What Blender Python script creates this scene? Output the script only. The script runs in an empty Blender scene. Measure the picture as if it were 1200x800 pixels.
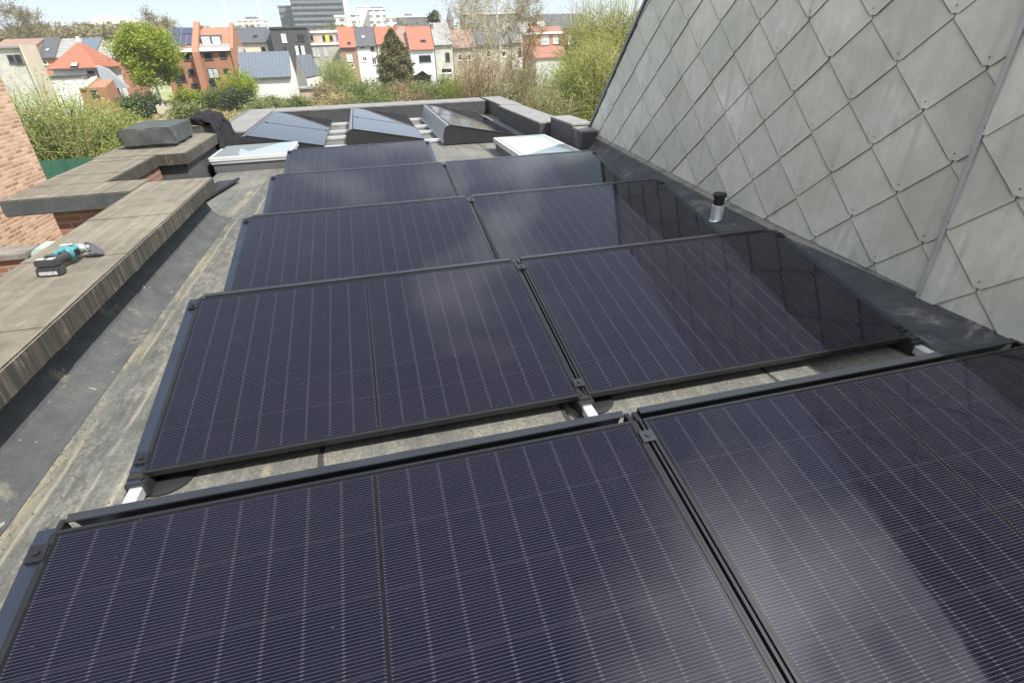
import bpy, bmesh, math, random
import numpy as np
from mathutils import Vector, Matrix
S = bpy.context.scene
COL = S.collection
R = math.radians
random.seed(4)
RNG = np.random.default_rng(11)

# ------------------------------------------------------------------ camera, sky, sun, exposure
CAM = (0.9959, -0.1859, 1.3464)
YAW, PITCH, ROLL, FPX = 0.2365, -0.5136, -0.0319, 621.4
def cam_axes():
    f = Vector((math.sin(YAW)*math.cos(PITCH), math.cos(YAW)*math.cos(PITCH), math.sin(PITCH)))
    r0 = Vector((math.cos(YAW), -math.sin(YAW), 0)); u0 = r0.cross(f)
    r = r0*math.cos(ROLL) + u0*math.sin(ROLL); u = -r0*math.sin(ROLL) + u0*math.cos(ROLL)
    return r, u, f
CR, CU, CF = cam_axes()
cd = bpy.data.cameras.new('camera'); cam = bpy.data.objects.new('camera', cd); COL.objects.link(cam)
cd.sensor_width = 36.0; cd.lens = 36.0*FPX/1200.0; cd.clip_start = 0.05; cd.clip_end = 6000
m = Matrix.Identity(4)
for i in range(3):
    m[i][0], m[i][1], m[i][2], m[i][3] = CR[i], CU[i], -CF[i], CAM[i]
cam.matrix_world = m
S.camera = cam

SUN_AZ, SUN_EL = 139.0, 53.0           # azimuth clockwise from +Y (the view), so behind and to the right
sd = Vector((math.sin(R(SUN_AZ))*math.cos(R(SUN_EL)), math.cos(R(SUN_AZ))*math.cos(R(SUN_EL)), math.sin(R(SUN_EL))))
sl = bpy.data.lights.new('sun', 'SUN'); so = bpy.data.objects.new('sun', sl); COL.objects.link(so)
sl.energy = 4.2; sl.angle = R(0.6); sl.color = (1.0, 0.95, 0.87)
so.rotation_euler = sd.to_track_quat('Z', 'Y').to_euler()

w = bpy.data.worlds.new('World'); S.world = w; w.use_nodes = True
wt = w.node_tree; wt.nodes.clear()
def wn(t, **k):
    n = wt.nodes.new(t)
    for a, b in k.items(): setattr(n, a, b)
    return n
sky = wn('ShaderNodeTexSky', sky_type='NISHITA', sun_disc=False, sun_elevation=R(SUN_EL), sun_rotation=R(SUN_AZ))
sky.air_density = 1.0; sky.dust_density = 0.6; sky.ozone_density = 2.0
tc = wn('ShaderNodeTexCoord'); mp = wn('ShaderNodeMapping'); mp.inputs['Scale'].default_value = (1.0, 1.0, 2.2)
mp.inputs['Location'].default_value = (3.1, 1.7, 0.35)
nz = wn('ShaderNodeTexNoise'); nz.inputs['Scale'].default_value = 1.9; nz.inputs['Detail'].default_value = 8; nz.inputs['Roughness'].default_value = 0.52
nz.inputs['Distortion'].default_value = 0.25
rp = wn('ShaderNodeValToRGB'); rp.color_ramp.elements[0].position = 0.48; rp.color_ramp.elements[1].position = 0.70
mx = wn('ShaderNodeMix', data_type='RGBA'); mx.inputs[7].default_value = (13.5, 13.8, 14.3, 1)
bg = wn('ShaderNodeBackground'); bg.inputs['Strength'].default_value = 0.10
wo = wn('ShaderNodeOutputWorld')
L = wt.links.new
L(tc.outputs['Generated'], mp.inputs['Vector']); L(mp.outputs[0], nz.inputs['Vector']); 
nrm = wn('ShaderNodeVectorMath', operation='NORMALIZE'); L(tc.outputs['Generated'], nrm.inputs[0])
def bank(az, el, gain, off):                # how far a direction lies inside a cloud bank
    a_, e_ = R(az), R(el); d_ = wn('ShaderNodeVectorMath', operation='DOT_PRODUCT')
    d_.inputs[1].default_value = (math.sin(a_)*math.cos(e_), math.cos(a_)*math.cos(e_), math.sin(e_)); L(nrm.outputs[0], d_.inputs[0])
    q = wn('ShaderNodeMath', operation='MULTIPLY_ADD', use_clamp=True); L(d_.outputs['Value'], q.inputs[0]); q.inputs[1].default_value = gain; q.inputs[2].default_value = -gain*off
    return q.outputs[0]
def wmath(op, a, b):
    q = wn('ShaderNodeMath', operation=op)
    for k_, v_ in enumerate((a, b)):
        if isinstance(v_, (int, float)): q.inputs[k_].default_value = v_
        else: L(v_, q.inputs[k_])
    return q.outputs[0]
b1 = bank(98, 61, 5.0, 0.885); b5 = bank(4, 15, 7.0, 0.972); b4 = bank(20, 33, 3.2, 0.86); bk = bank(103, 60, 14.0, 0.945); b2 = bank(-105, 22, 1.5, 0.55); b3 = bank(-170, 40, 1.5, 0.6)  # b2, b3: unseen banks added at left and behind to brighten the slate wall
L(wmath('ADD', wmath('SUBTRACT', nz.outputs['Fac'], 0.10), wmath('ADD', wmath('ADD', wmath('MULTIPLY', b1, 0.36), wmath('MULTIPLY', b4, 0.21)), wmath('ADD', wmath('MULTIPLY', b2, 0.34), wmath('ADD', wmath('MULTIPLY', b3, 0.2), wmath('MULTIPLY', b5, 0.33))))), rp.inputs['Fac'])
cl_ = wn('ShaderNodeMix', data_type='RGBA'); cl_.inputs[6].default_value = (17.0, 17.4, 18.0, 1); cl_.inputs[7].default_value = (52, 52.5, 54, 1); L(bk, cl_.inputs[0]); L(cl_.outputs[2], mx.inputs[7])
veil = wn('ShaderNodeMix', data_type='RGBA'); veil.inputs[0].default_value = 0.82; veil.inputs[7].default_value = (3.2, 3.85, 4.65, 1)
L(rp.outputs['Color'], mx.inputs[0]); L(sky.outputs[0], veil.inputs[6]); L(veil.outputs[2], mx.inputs[6]); L(mx.outputs[2], bg.inputs[0]); L(bg.outputs[0], wo.inputs[0])

S.view_settings.view_transform = 'Standard'; S.view_settings.look = 'None'
S.view_settings.exposure = 1.0; S.view_settings.gamma = 1; S.view_settings.use_curve_mapping = False

# ------------------------------------------------------------------ helpers
def ray(px, py):
    return CF + CR*((px-600)/FPX) + CU*((400-py)/FPX)
def at(px, py, Y):                       # point of the photograph's ray on the plane y = Y
    d = ray(px, py); k = (Y-CAM[1])/d.y
    return Vector((CAM[0]+d.x*k, Y, CAM[2]+d.z*k))
def atz(px, py, z):
    d = ray(px, py); k = (z-CAM[2])/d.z
    return Vector((CAM[0]+d.x*k, CAM[1]+d.y*k, z))
ZG = -6.0                                 # garden level below the flat roof

class MB:
    def __init__(s): s.v = []; s.f = []; s.mi = []
    def face(s, pts, mi=0):
        b = len(s.v); s.v += [tuple(p) for p in pts]; s.f.append(tuple(range(b, b+len(pts)))); s.mi.append(mi)
    def box(s, x0, x1, y0, y1, z0, z1, mi=0, mat=None):
        b = len(s.v)
        p = [(x, y, z) for z in (z0, z1) for y in (y0, y1) for x in (x0, x1)]
        if mat is not None: p = [tuple(mat @ Vector(q)) for q in p]
        s.v += p
        for q in ((0,2,3,1),(4,5,7,6),(0,1,5,4),(2,6,7,3),(0,4,6,2),(1,3,7,5)):
            s.f.append(tuple(b+i for i in q)); s.mi.append(mi)
        return s
    def prism(s, poly, axis, a0, a1, mi=0):   # closed polygon in the other two axes, swept along axis
        n = len(poly); b = len(s.v)
        def P(p, a):
            return (a, p[0], p[1]) if axis == 'x' else ((p[0], a, p[1]) if axis == 'y' else (p[0], p[1], a))
        s.v += [P(p, a0) for p in poly] + [P(p, a1) for p in poly]
        for i in range(n):
            j = (i+1) % n; s.f.append((b+i, b+j, b+n+j, b+n+i)); s.mi.append(mi)
        s.f.append(tuple(b+i for i in range(n))[::-1]); s.f.append(tuple(b+n+i for i in range(n))); s.mi += [mi, mi]
        return s
    def tube(s, pts, rad, n=6, mi=0, cap=True):
        pts = [Vector(p) for p in pts]; b = len(s.v)
        if not hasattr(rad, '__len__'): rad = [rad]*len(pts)
        for i, p in enumerate(pts):
            t = (pts[min(i+1, len(pts)-1)] - pts[max(i-1, 0)])
            if t.length < 1e-9: t = Vector((0, 0, 1))
            t.normalize()
            a = t.cross(Vector((0, 0, 1)) if abs(t.z) < 0.9 else Vector((1, 0, 0))).normalized(); c = t.cross(a)
            for k in range(n):
                an = 2*math.pi*k/n; s.v.append(tuple(p + (a*math.cos(an) + c*math.sin(an))*rad[i]))
        for i in range(len(pts)-1):
            for k in range(n):
                k2 = (k+1) % n
                s.f.append((b+i*n+k, b+i*n+k2, b+(i+1)*n+k2, b+(i+1)*n+k)); s.mi.append(mi)
        if cap:
            s.f.append(tuple(b+k for k in range(n))[::-1]); s.mi.append(mi)
            e = b+(len(pts)-1)*n; s.f.append(tuple(e+k for k in range(n))); s.mi.append(mi)
        return s
    def lathe(s, prof, n=24, c=(0, 0, 0), mi=0):
        return s.tube([(c[0], c[1], c[2]+z) for r, z in prof], [max(r, 1e-4) for r, z in prof], n, mi)
    def build(s, name, mats, parent=None, bevel=0, smooth=False, loc=None, recalc=True, seg=2):
        me = bpy.data.meshes.new(name); me.from_pydata(s.v, [], s.f)
        if not isinstance(mats, (list, tuple)): mats = [mats]
        for q in mats: me.materials.append(q)
        me.polygons.foreach_set('material_index', s.mi)
        if recalc or bevel:
            bm = bmesh.new(); bm.from_mesh(me)
            bmesh.ops.remove_doubles(bm, verts=bm.verts, dist=1e-6) if bevel else None
            bmesh.ops.recalc_face_normals(bm, faces=bm.faces)
            if bevel:
                ed = [e for e in bm.edges if len(e.link_faces) == 2 and e.calc_face_angle(0) > 0.5]
                bmesh.ops.bevel(bm, geom=ed, offset=bevel, segments=seg, affect='EDGES', clamp_overlap=True)
            bm.to_mesh(me); bm.free()
        if smooth:
            me.polygons.foreach_set('use_smooth', [True]*len(me.polygons))
            try: me.set_sharp_from_angle(angle=R(40))
            except Exception: pass
        o = bpy.data.objects.new(name, me); COL.objects.link(o)
        if parent: o.parent = parent
        if loc is not None: o.location = loc
        return o

def thing(name, label, cat, loc=(0, 0, 0), rz=0, group=None):
    o = bpy.data.objects.new(name, None); COL.objects.link(o); o.empty_display_size = 0.2
    o.location = loc; o.rotation_euler = (0, 0, rz); o['label'] = label; o['category'] = cat
    if group: o['group'] = group
    return o
def tag(o, label, cat, group=None):
    o['label'] = label; o['category'] = cat
    if group: o['group'] = group
    return o
def copy_tree(o, parent=None):
    c = o.copy(); COL.objects.link(c)
    if parent: c.parent = parent
    for ch in [q for q in bpy.data.objects if q.parent == o]: copy_tree(ch, c)
    return c
def quads_obj(name, V, mat, parent=None):     # V: (n,4,3) array of separate quads
    n = len(V); me = bpy.data.meshes.new(name)
    me.vertices.add(n*4); me.vertices.foreach_set('co', np.asarray(V, dtype=np.float32).ravel())
    me.loops.add(n*4); me.loops.foreach_set('vertex_index', np.arange(n*4, dtype=np.int32))
    me.polygons.add(n); me.polygons.foreach_set('loop_start', np.arange(0, n*4, 4, dtype=np.int32))
    me.update(calc_edges=True); me.materials.append(mat)
    o = bpy.data.objects.new(name, me); COL.objects.link(o)
    if parent: o.parent = parent
    return o

def leaf_quads(P, size, aspect=1.6, droop=0.0, rng=RNG):
    n = len(P); P = np.asarray(P, float)
    a = rng.normal(size=(n, 3)); a[:, 2] = a[:, 2]*0.6-droop; a /= np.linalg.norm(a, axis=1)[:, None]
    b = np.cross(a, rng.normal(size=(n, 3))); b /= np.linalg.norm(b, axis=1)[:, None]+1e-9
    s = (size*rng.uniform(0.6, 1.35, n))[:, None]
    a = a*s*aspect*0.5; b = b*s*0.5
    return np.stack([P-a, P+b*0.9-a*0.1, P+a, P-b*0.9-a*0.1], 1)

# ------------------------------------------------------------------ materials
class NT:
    def __init__(s, name, **pb):
        s.m = bpy.data.materials.new(name); s.m.use_nodes = True; s.t = s.m.node_tree
        s.b = s.t.nodes['Principled BSDF']
        for k, v in pb.items(): s.b.inputs[k.replace('_', ' ')].default_value = v
        s.tc = None
    def n(s, t, **k):
        q = s.t.nodes.new(t)
        for a, b in k.items(): setattr(q, a, b)
        return q
    def l(s, a, b): s.t.links.new(a, b)
    def co(s, kind='Object'):
        if s.tc is None: s.tc = s.n('ShaderNodeTexCoord')
        return s.tc.outputs[kind]
    def geo(s, kind='Position'): return s.n('ShaderNodeNewGeometry').outputs[kind]
    def map(s, v, scale=(1, 1, 1), rot=(0, 0, 0), loc=(0, 0, 0)):
        q = s.n('ShaderNodeMapping'); q.inputs['Scale'].default_value = scale; q.inputs['Rotation'].default_value = rot
        q.inputs['Location'].default_value = loc
        s.l(v, q.inputs['Vector']); return q.outputs[0]
    def noise(s, v, scale, detail=4, rough=0.55, dist=0):
        q = s.n('ShaderNodeTexNoise'); q.inputs['Scale'].default_value = scale; q.inputs['Detail'].default_value = detail
        q.inputs['Roughness'].default_value = rough; q.inputs['Distortion'].default_value = dist
        s.l(v, q.inputs['Vector']); return q.outputs['Fac']
    def ramp(s, v, a, b, ca=(0, 0, 0, 1), cb=(1, 1, 1, 1)):
        q = s.n('ShaderNodeValToRGB'); e = q.color_ramp.elements
        e[0].position = a; e[1].position = b; e[0].color = ca if len(ca) == 4 else (*ca, 1); e[1].color = cb if len(cb) == 4 else (*cb, 1)
        s.l(v, q.inputs['Fac']); return q.outputs['Color']
    def mix(s, f, a, b, mode='MIX'):
        q = s.n('ShaderNodeMix', data_type='RGBA', blend_type=mode)
        for i, x in ((0, f), (6, a), (7, b)):
            if hasattr(x, 'is_output') or isinstance(x, bpy.types.NodeSocket): s.l(x, q.inputs[i])
            elif i == 0: q.inputs[0].default_value = x
            else: q.inputs[i].default_value = x if len(x) == 4 else (*x, 1)
        return q.outputs[2]
    def math(s, op, a, b=None, c=None):
        q = s.n('ShaderNodeMath', operation=op)
        for i, x in enumerate((a, b, c)):
            if x is None: continue
            if isinstance(x, bpy.types.NodeSocket): s.l(x, q.inputs[i])
            else: q.inputs[i].default_value = x
        return q.outputs[0]
    def xyz(s, v):
        q = s.n('ShaderNodeSeparateXYZ'); s.l(v, q.inputs[0]); return q.outputs
    def bump(s, h, strength=0.3, dist=0.01):
        q = s.n('ShaderNodeBump'); q.inputs['Strength'].default_value = strength; q.inputs['Distance'].default_value = dist
        s.l(h, q.inputs['Height']); s.l(q.outputs[0], s.b.inputs['Normal'])
    def color(s, c): s.l(c, s.b.inputs['Base Color'])
    def set(s, k, v): s.l(v, s.b.inputs[k])

def plain(name, col, rough=0.6, metal=0.0, var=0.12, scale=6.0, **pb):
    t = NT(name, Roughness=rough, Metallic=metal, **pb)
    f = t.noise(t.geo(), scale, 5)
    lo = tuple(c*(1-var) for c in col); hi = tuple(min(1, c*(1+var)) for c in col)
    t.color(t.ramp(f, 0.3, 0.7, lo, hi)); return t.m

def mat_solar(name='solar glass', far=False):
    t = NT(name, Roughness=0.07, IOR=1.37)
    W_, D_ = 1.722, 1.134
    o = t.xyz(t.co()); x, y = o[0], o[1]
    px = (W_/2-0.022-0.006)/9; py = (D_-0.04)/6; pw = py/22
    xm = t.math('ABSOLUTE', t.math('SUBTRACT', x, W_/2))              # mirror about the middle gap
    xs = t.math('SUBTRACT', xm, 0.006)
    fx = t.math('FRACT', t.math('DIVIDE', xs, px)); dx = t.math('MULTIPLY', t.math('MINIMUM', fx, t.math('SUBTRACT', 1.0, fx)), px)
    ys = t.math('SUBTRACT', y, 0.02)
    fy = t.math('FRACT', t.math('DIVIDE', ys, py)); dy = t.math('MULTIPLY', t.math('MINIMUM', fy, t.math('SUBTRACT', 1.0, fy)), py)
    fw = t.math('FRACT', t.math('DIVIDE', ys, pw)); dw = t.math('MULTIPLY', t.math('ABSOLUTE', t.math('SUBTRACT', fw, 0.5)), pw)
    inx = t.math('MULTIPLY', t.math('GREATER_THAN', xs, 0.0), t.math('LESS_THAN', xs, px*9))
    iny = t.math('MULTIPLY', t.math('GREATER_THAN', ys, 0.0), t.math('LESS_THAN', ys, py*6))
    ins = t.math('MULTIPLY', inx, iny)
    gapx = t.math('LESS_THAN', dx, 0.0011); gapy = t.math('LESS_THAN', dy, 0.0014)
    gap = t.math('MAXIMUM', gapx, gapy)
    wire = t.math('MULTIPLY', t.math('LESS_THAN', dw, 0.00075), ins)
    tick = t.math('MULTIPLY', t.math('MULTIPLY', t.math('LESS_THAN', dx, 0.0048), t.math('LESS_THAN', dw, 0.0011)), ins)
    cellv = t.noise(t.map(t.co(), (2, 9, 1)), 1.2, 2)
    cell = t.ramp(cellv, 0.3, 0.7, (0.0026, 0.0022, 0.0068), (0.0042, 0.0034, 0.0098))
    c = t.mix(t.math('SUBTRACT', 1.0, ins), cell, (0.006, 0.006, 0.007))
    c = t.mix(gap, c, (0.012, 0.0115, 0.016))
    c = t.mix(wire, c, (0.035, 0.0325, 0.049))
    c = t.mix(tick, c, (0.056, 0.053, 0.068))
    dust = t.noise(t.geo(), 3.0, 6, 0.6)
    dm = t.ramp(dust, 0.45, 0.8)
    c = t.mix(t.math('MULTIPLY', dm, 0.004), c, (0.4, 0.38, 0.34))
    sp = t.ramp(t.noise(t.map(t.geo(), (1, 1, 1)), 55, 2, 0.5), 0.74, 0.77)
    c = t.mix(t.math('MULTIPLY', sp, 0.04), c, (0.45, 0.44, 0.40))
    t.color(c)
    t.set('Roughness', t.ramp(t.noise(t.geo(), 7, 4), 0.3, 0.75, (0.035,)*3, (0.075,)*3))
    return t.m

def mat_membrane(name, base=(0.15, 0.15, 0.142), brown=(0.26, 0.24, 0.19), streak=None, fine=90):
    t = NT(name, Roughness=0.82)
    p = t.geo()
    a = t.noise(p, 1.6, 7, 0.62); b = t.noise(p, 9, 6, 0.65); g = t.noise(p, fine, 2, 0.6)
    lo = tuple(q*0.62 for q in base); hi = tuple(q*1.35 for q in base)
    c = t.ramp(b, 0.25, 0.78, lo, hi)
    c = t.mix(t.math('MULTIPLY', t.ramp(a, 0.5, 0.72), 0.7), c, brown)
    a2 = t.noise(t.map(p, (1, 1, 1), loc=(5, 3, 1)), 3.2, 8, 0.7, 0.4)
    c = t.mix(t.math('MULTIPLY', t.ramp(a2, 0.60, 0.74), 0.8), c, (0.36, 0.32, 0.215))
    c = t.mix(t.math('MULTIPLY', t.ramp(g, 0.35, 0.7), 0.35), c, tuple(q*0.45 for q in base))
    lich = t.ramp(t.noise(p, 26, 3, 0.5), 0.70, 0.735)
    c = t.mix(t.math('MULTIPLY', lich, 0.6), c, (0.42, 0.40, 0.33))
    grit = t.noise(p, 220, 2, 0.5)
    c = t.mix(t.math('MULTIPLY', t.ramp(grit, 0.42, 0.6), 0.28), c, tuple(q*0.5 for q in base))
    blot = t.noise(t.map(p, (1, 1, 1), loc=(2, 8, 3)), 2.3, 6, 0.65)
    c = t.mix(t.math('MULTIPLY', t.ramp(blot, 0.52, 0.66), 0.45), c, tuple(q*0.55 for q in base))
    if streak == 'y':
        s = t.noise(t.map(p, (22, 0.7, 22)), 1.0, 5, 0.6)
        c = t.mix(t.math('MULTIPLY', t.ramp(s, 0.5, 0.68), 0.45), c, tuple(min(1, q*1.7) for q in base))
    if streak == 'fascia':
        s = t.noise(t.map(p, (34, 34, 1.2)), 1.0, 3, 0.6)
        c = t.mix(t.math('MULTIPLY', t.ramp(s, 0.44, 0.58), 0.85), c, tuple(q*0.38 for q in base))
        s2 = t.noise(t.map(p, (50, 50, 1.0), loc=(3, 1, 0)), 1.0, 3, 0.6)
        c = t.mix(t.math('MULTIPLY', t.ramp(s2, 0.58, 0.68), 0.55), c, tuple(min(1, q*2.4) for q in base))
    t.color(c)
    t.bump(t.math('ADD', t.math('MULTIPLY', g, 0.35), b), 0.5, 0.006)
    return t.m

def mat_brick(name, c1, c2, mortar, scale=1.0, bw=0.20, rh=0.057, swap=True, bump=0.4, msize=0.012):
    t = NT(name, Roughness=0.85)
    n = t.geo('Normal'); p = t.xyz(t.geo()); nn = t.xyz(n)
    # horizontal run: y on walls that face x, x on walls that face y
    fx = t.math('GREATER_THAN', t.math('ABSOLUTE', nn[0]), 0.7)
    q = t.n('ShaderNodeMix', data_type='FLOAT'); t.l(fx, q.inputs[0]); t.l(p[0], q.inputs[2]); t.l(p[1], q.inputs[3])
    cv = t.n('ShaderNodeCombineXYZ'); t.l(q.outputs[0], cv.inputs[0]); t.l(p[2], cv.inputs[1])
    br = t.n('ShaderNodeTexBrick'); br.inputs['Scale'].default_value = scale
    br.inputs['Brick Width'].default_value = bw; br.inputs['Row Height'].default_value = rh; br.inputs['Mortar Size'].default_value = msize
    br.inputs['Mortar Smooth'].default_value = 0.3
    br.inputs['Color1'].default_value = (*c1, 1); br.inputs['Color2'].default_value = (*c2, 1); br.inputs['Mortar'].default_value = (*mortar, 1)
    t.l(cv.outputs[0], br.inputs['Vector'])
    nz = t.noise(t.geo(), 5, 6, 0.6)
    c = t.mix(t.math('MULTIPLY', t.ramp(nz, 0.35, 0.75), 0.35), br.outputs['Color'], tuple(0.55*(a+b)/2 for a, b in zip(c1, c2)))
    t.color(c)
    t.bump(t.math('SUBTRACT', 1.0, br.outputs['Fac']), bump, 0.008)
    return t.m

def mat_rows(name, col, pitch=0.3, axis=2, rough=0.7, var=0.25):      # roof tiles / boarding: courses along one axis
    t = NT(name, Roughness=rough)
    p = t.xyz(t.geo()); f = t.math('FRACT', t.math('DIVIDE', p[axis], pitch))
    nz = t.noise(t.geo(), 1.5, 6, 0.65)
    c = t.ramp(nz, 0.3, 0.7, tuple(q*(1-var) for q in col), tuple(min(1, q*(1+var)) for q in col))
    c = t.mix(t.math('MULTIPLY', t.math('LESS_THAN', f, 0.14), 0.55), c, tuple(q*0.35 for q in col))
    t.color(c); t.bump(f, 0.5, 0.03)
    return t.m

def mat_leaf(name, a, b, trans=0.35, rough=0.55):
    t = NT(name, Roughness=rough)
    r = t.geo('Random Per Island')
    q = t.n('ShaderNodeValToRGB'); e = q.color_ramp.elements
    e[0].color = (*a, 1); e[1].color = (*b, 1); t.l(r, q.inputs['Fac'])
    big = t.ramp(t.noise(t.geo(), 0.45, 3), 0.3, 0.7, (0.72,)*3, (1.15,)*3)
    c = t.mix(1.0, q.outputs['Color'], big, 'MULTIPLY')
    t.color(c)
    tr = t.n('ShaderNodeBsdfTranslucent'); t.l(c, tr.inputs['Color'])
    ms = t.n('ShaderNodeMixShader'); ms.inputs[0].default_value = trans
    t.l(t.b.outputs[0], ms.inputs[1]); t.l(tr.outputs[0], ms.inputs[2])
    t.l(ms.outputs[0], t.t.nodes['Material Output'].inputs['Surface'])
    return t.m

def mat_slate():
    t = NT('fibre cement slate', Roughness=0.62)
    r = t.geo('Random Per Island'); p = t.geo()
    base = t.ramp(r, 0.0, 1.0, (0.42, 0.455, 0.415), (0.545, 0.575, 0.53))
    st = t.noise(t.map(p, (1, 7, 1.4)), 1.6, 6, 0.6, 0.3)
    c = t.mix(t.math('MULTIPLY', t.ramp(st, 0.45, 0.70), 0.28), base, (0.30, 0.305, 0.28))
    pat = t.noise(t.map(p, (1, 1.0, 1.0), loc=(0, 3.3, 1.2)), 1.3, 3, 0.5)
    chalk = t.noise(t.map(p, (1, 3.0, 1.2)), 4.5, 8, 0.7, 0.8)
    k = t.math('MULTIPLY', t.math('MULTIPLY', t.ramp(pat, 0.45, 0.68), t.ramp(chalk, 0.38, 0.62)), 0.8)
    c = t.mix(k, c, (0.70, 0.73, 0.71))
    moss = t.noise(p, 2.2, 5, 0.6)
    c = t.mix(t.math('MULTIPLY', t.ramp(moss, 0.46, 0.7), 0.45), c, (0.33, 0.345, 0.29))
    mot = t.noise(t.map(p, (1, 1, 1), loc=(2, 5, 1)), 11, 7, 0.72)
    c = t.mix(t.math('MULTIPLY', t.ramp(mot, 0.40, 0.68), 0.30), c, (0.30, 0.315, 0.28))
    q = t.xyz(p); yw = t.math('ADD', q[1], t.math('MULTIPLY', t.math('SUBTRACT', t.noise(t.map(p, (1, 1, 0.4)), 3, 3), 0.5), 0.05))
    fr = t.math('FRACT', t.math('DIVIDE', t.math('SUBTRACT', yw, 2.968-0.1345), 0.269)); dd = t.math('ABSOLUTE', t.math('SUBTRACT', fr, 0.5))
    drip = t.math('MULTIPLY', t.math('SUBTRACT', 1.0, t.ramp(dd, 0.02, 0.10)), t.ramp(t.noise(t.map(p, (1, 2, .8), loc=(3, 1, 5)), 2.4, 5, 0.65), 0.46, 0.66))
    c = t.mix(t.math('MULTIPLY', drip, 0.38), c, (0.24, 0.235, 0.20))
    t.color(c); t.bump(t.noise(p, 60, 4), 0.12, 0.003)
    return t.m

M = {}
M['solar'] = mat_solar()
M['frame'] = plain('black anodised frame', (0.014, 0.0145, 0.017), 0.34, 0.2, 0.15)
M['deflector'] = plain('dark coated steel', (0.04, 0.044, 0.052), 0.36, 0.5, 0.15)
M['black'] = plain('black plastic', (0.018, 0.018, 0.02), 0.5)
M['alu'] = plain('bare aluminium', (0.80, 0.82, 0.84), 0.42, 0.75, 0.05)
M['zincgrey'] = plain('zinc grey trim', (0.22, 0.235, 0.25), 0.45, 0.6, 0.12)
M['ledge'] = plain('weathered ledge metal', (0.19, 0.185, 0.165), 0.7, 0.2, 0.35, 9)
def mat_roof():
    t = NT('weathered bitumen roof', Roughness=0.85)
    p = t.geo(); q = t.xyz(p); x = q[0]
    b = t.noise(p, 5, 8, 0.68); g = t.noise(p, 75, 3, 0.65); g2 = t.noise(p, 24, 6, 0.7)
    c = t.ramp(b, 0.28, 0.74, (0.068, 0.070, 0.066), (0.165, 0.163, 0.148))
    s_ = t.noise(t.map(p, (16, 0.6, 16)), 1.0, 6, 0.65)
    c = t.mix(t.math('MULTIPLY', t.ramp(s_, 0.48, 0.66), 0.55), c, (0.235, 0.225, 0.185))
    c = t.mix(t.math('MULTIPLY', t.ramp(t.noise(t.map(p, (1, .5, 1), loc=(4, 1, 0)), 2.1, 6, 0.62), 0.5, 0.68), 0.55), c, (0.21, 0.198, 0.155))
    c = t.mix(t.math('MULTIPLY', t.ramp(t.noise(t.map(p, (1.6, .6, 1), loc=(9, 3, 1)), 3.6, 9, 0.72, 0.5), 0.60, 0.70), 0.7), c, (0.30, 0.265, 0.18))
    c = t.mix(t.math('MULTIPLY', t.ramp(g, 0.42, 0.62), 0.5), c, (0.045, 0.046, 0.043))
    wob = t.math('MULTIPLY', t.math('SUBTRACT', t.noise(t.map(p, (1, 1, 1)), 2.6, 5, 0.6), 0.5), 0.045)
    def band(x0, w, soft, col, thr, sc, c, amt=0.9):
        d = t.math('ABSOLUTE', t.math('SUBTRACT', t.math('ADD', x, wob), x0))
        m1 = t.math('SUBTRACT', 1.0, t.math('SMOOTH_MIN', t.math('DIVIDE', d, w), 1.0, soft))
        n = t.ramp(t.noise(t.map(p, (3, 1, 1), loc=(x0*7, 2, 1)), sc, 7, 0.7), thr, thr+0.1)
        m1 = t.math('MULTIPLY', t.math('GREATER_THAN', m1, 0.02), n) if soft == 0 else t.math('MULTIPLY', m1, n)
        return t.mix(t.math('MULTIPLY', m1, amt), c, col)
    c = band(-0.445, 0.075, 0.4, (0.24, 0.212, 0.145), 0.48, 3.0, c, 0.85)
    c = band(-0.30, 0.16, 0.6, (0.05, 0.05, 0.045), 0.44, 9.0, c, 0.7)
    c = band(-0.385, 0.012, 0.5, (0.26, 0.23, 0.165), 0.42, 2.0, c, 0.7)
    c = band(-0.235, 0.012, 0.5, (0.26, 0.235, 0.175), 0.44, 2.2, c, 0.7)
    c = band(-0.13, 0.012, 0.5, (0.29, 0.27, 0.21), 0.44, 2.5, c)
    for xs in (0.62, 1.66, 2.72): c = band(xs, 0.012, 0.0, (0.02, 0.02, 0.02), 0.2, 2.0, c, 0.9)
    t.color(c); t.bump(t.math('ADD', t.math('MULTIPLY', g2, 0.7), t.math('MULTIPLY', g, 0.5)), 0.75, 0.008)
    return t.m
M['roof'] = mat_roof()
M['coping'] = mat_membrane('coping sheet', (0.155, 0.138, 0.108), (0.235, 0.205, 0.145), 'y')
M['fascia'] = mat_membrane('coping drip edge', (0.062, 0.056, 0.044), (0.125, 0.11, 0.075), 'fascia')
M['upstand'] = mat_membrane('upstand sheet', (0.072, 0.076, 0.078), (0.105, 0.10, 0.088), None, 60)
M['darksheet0'] = mat_membrane('dark parapet sheet', (0.052, 0.053, 0.058), (0.075, 0.072, 0.07), None, 60)
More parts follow.
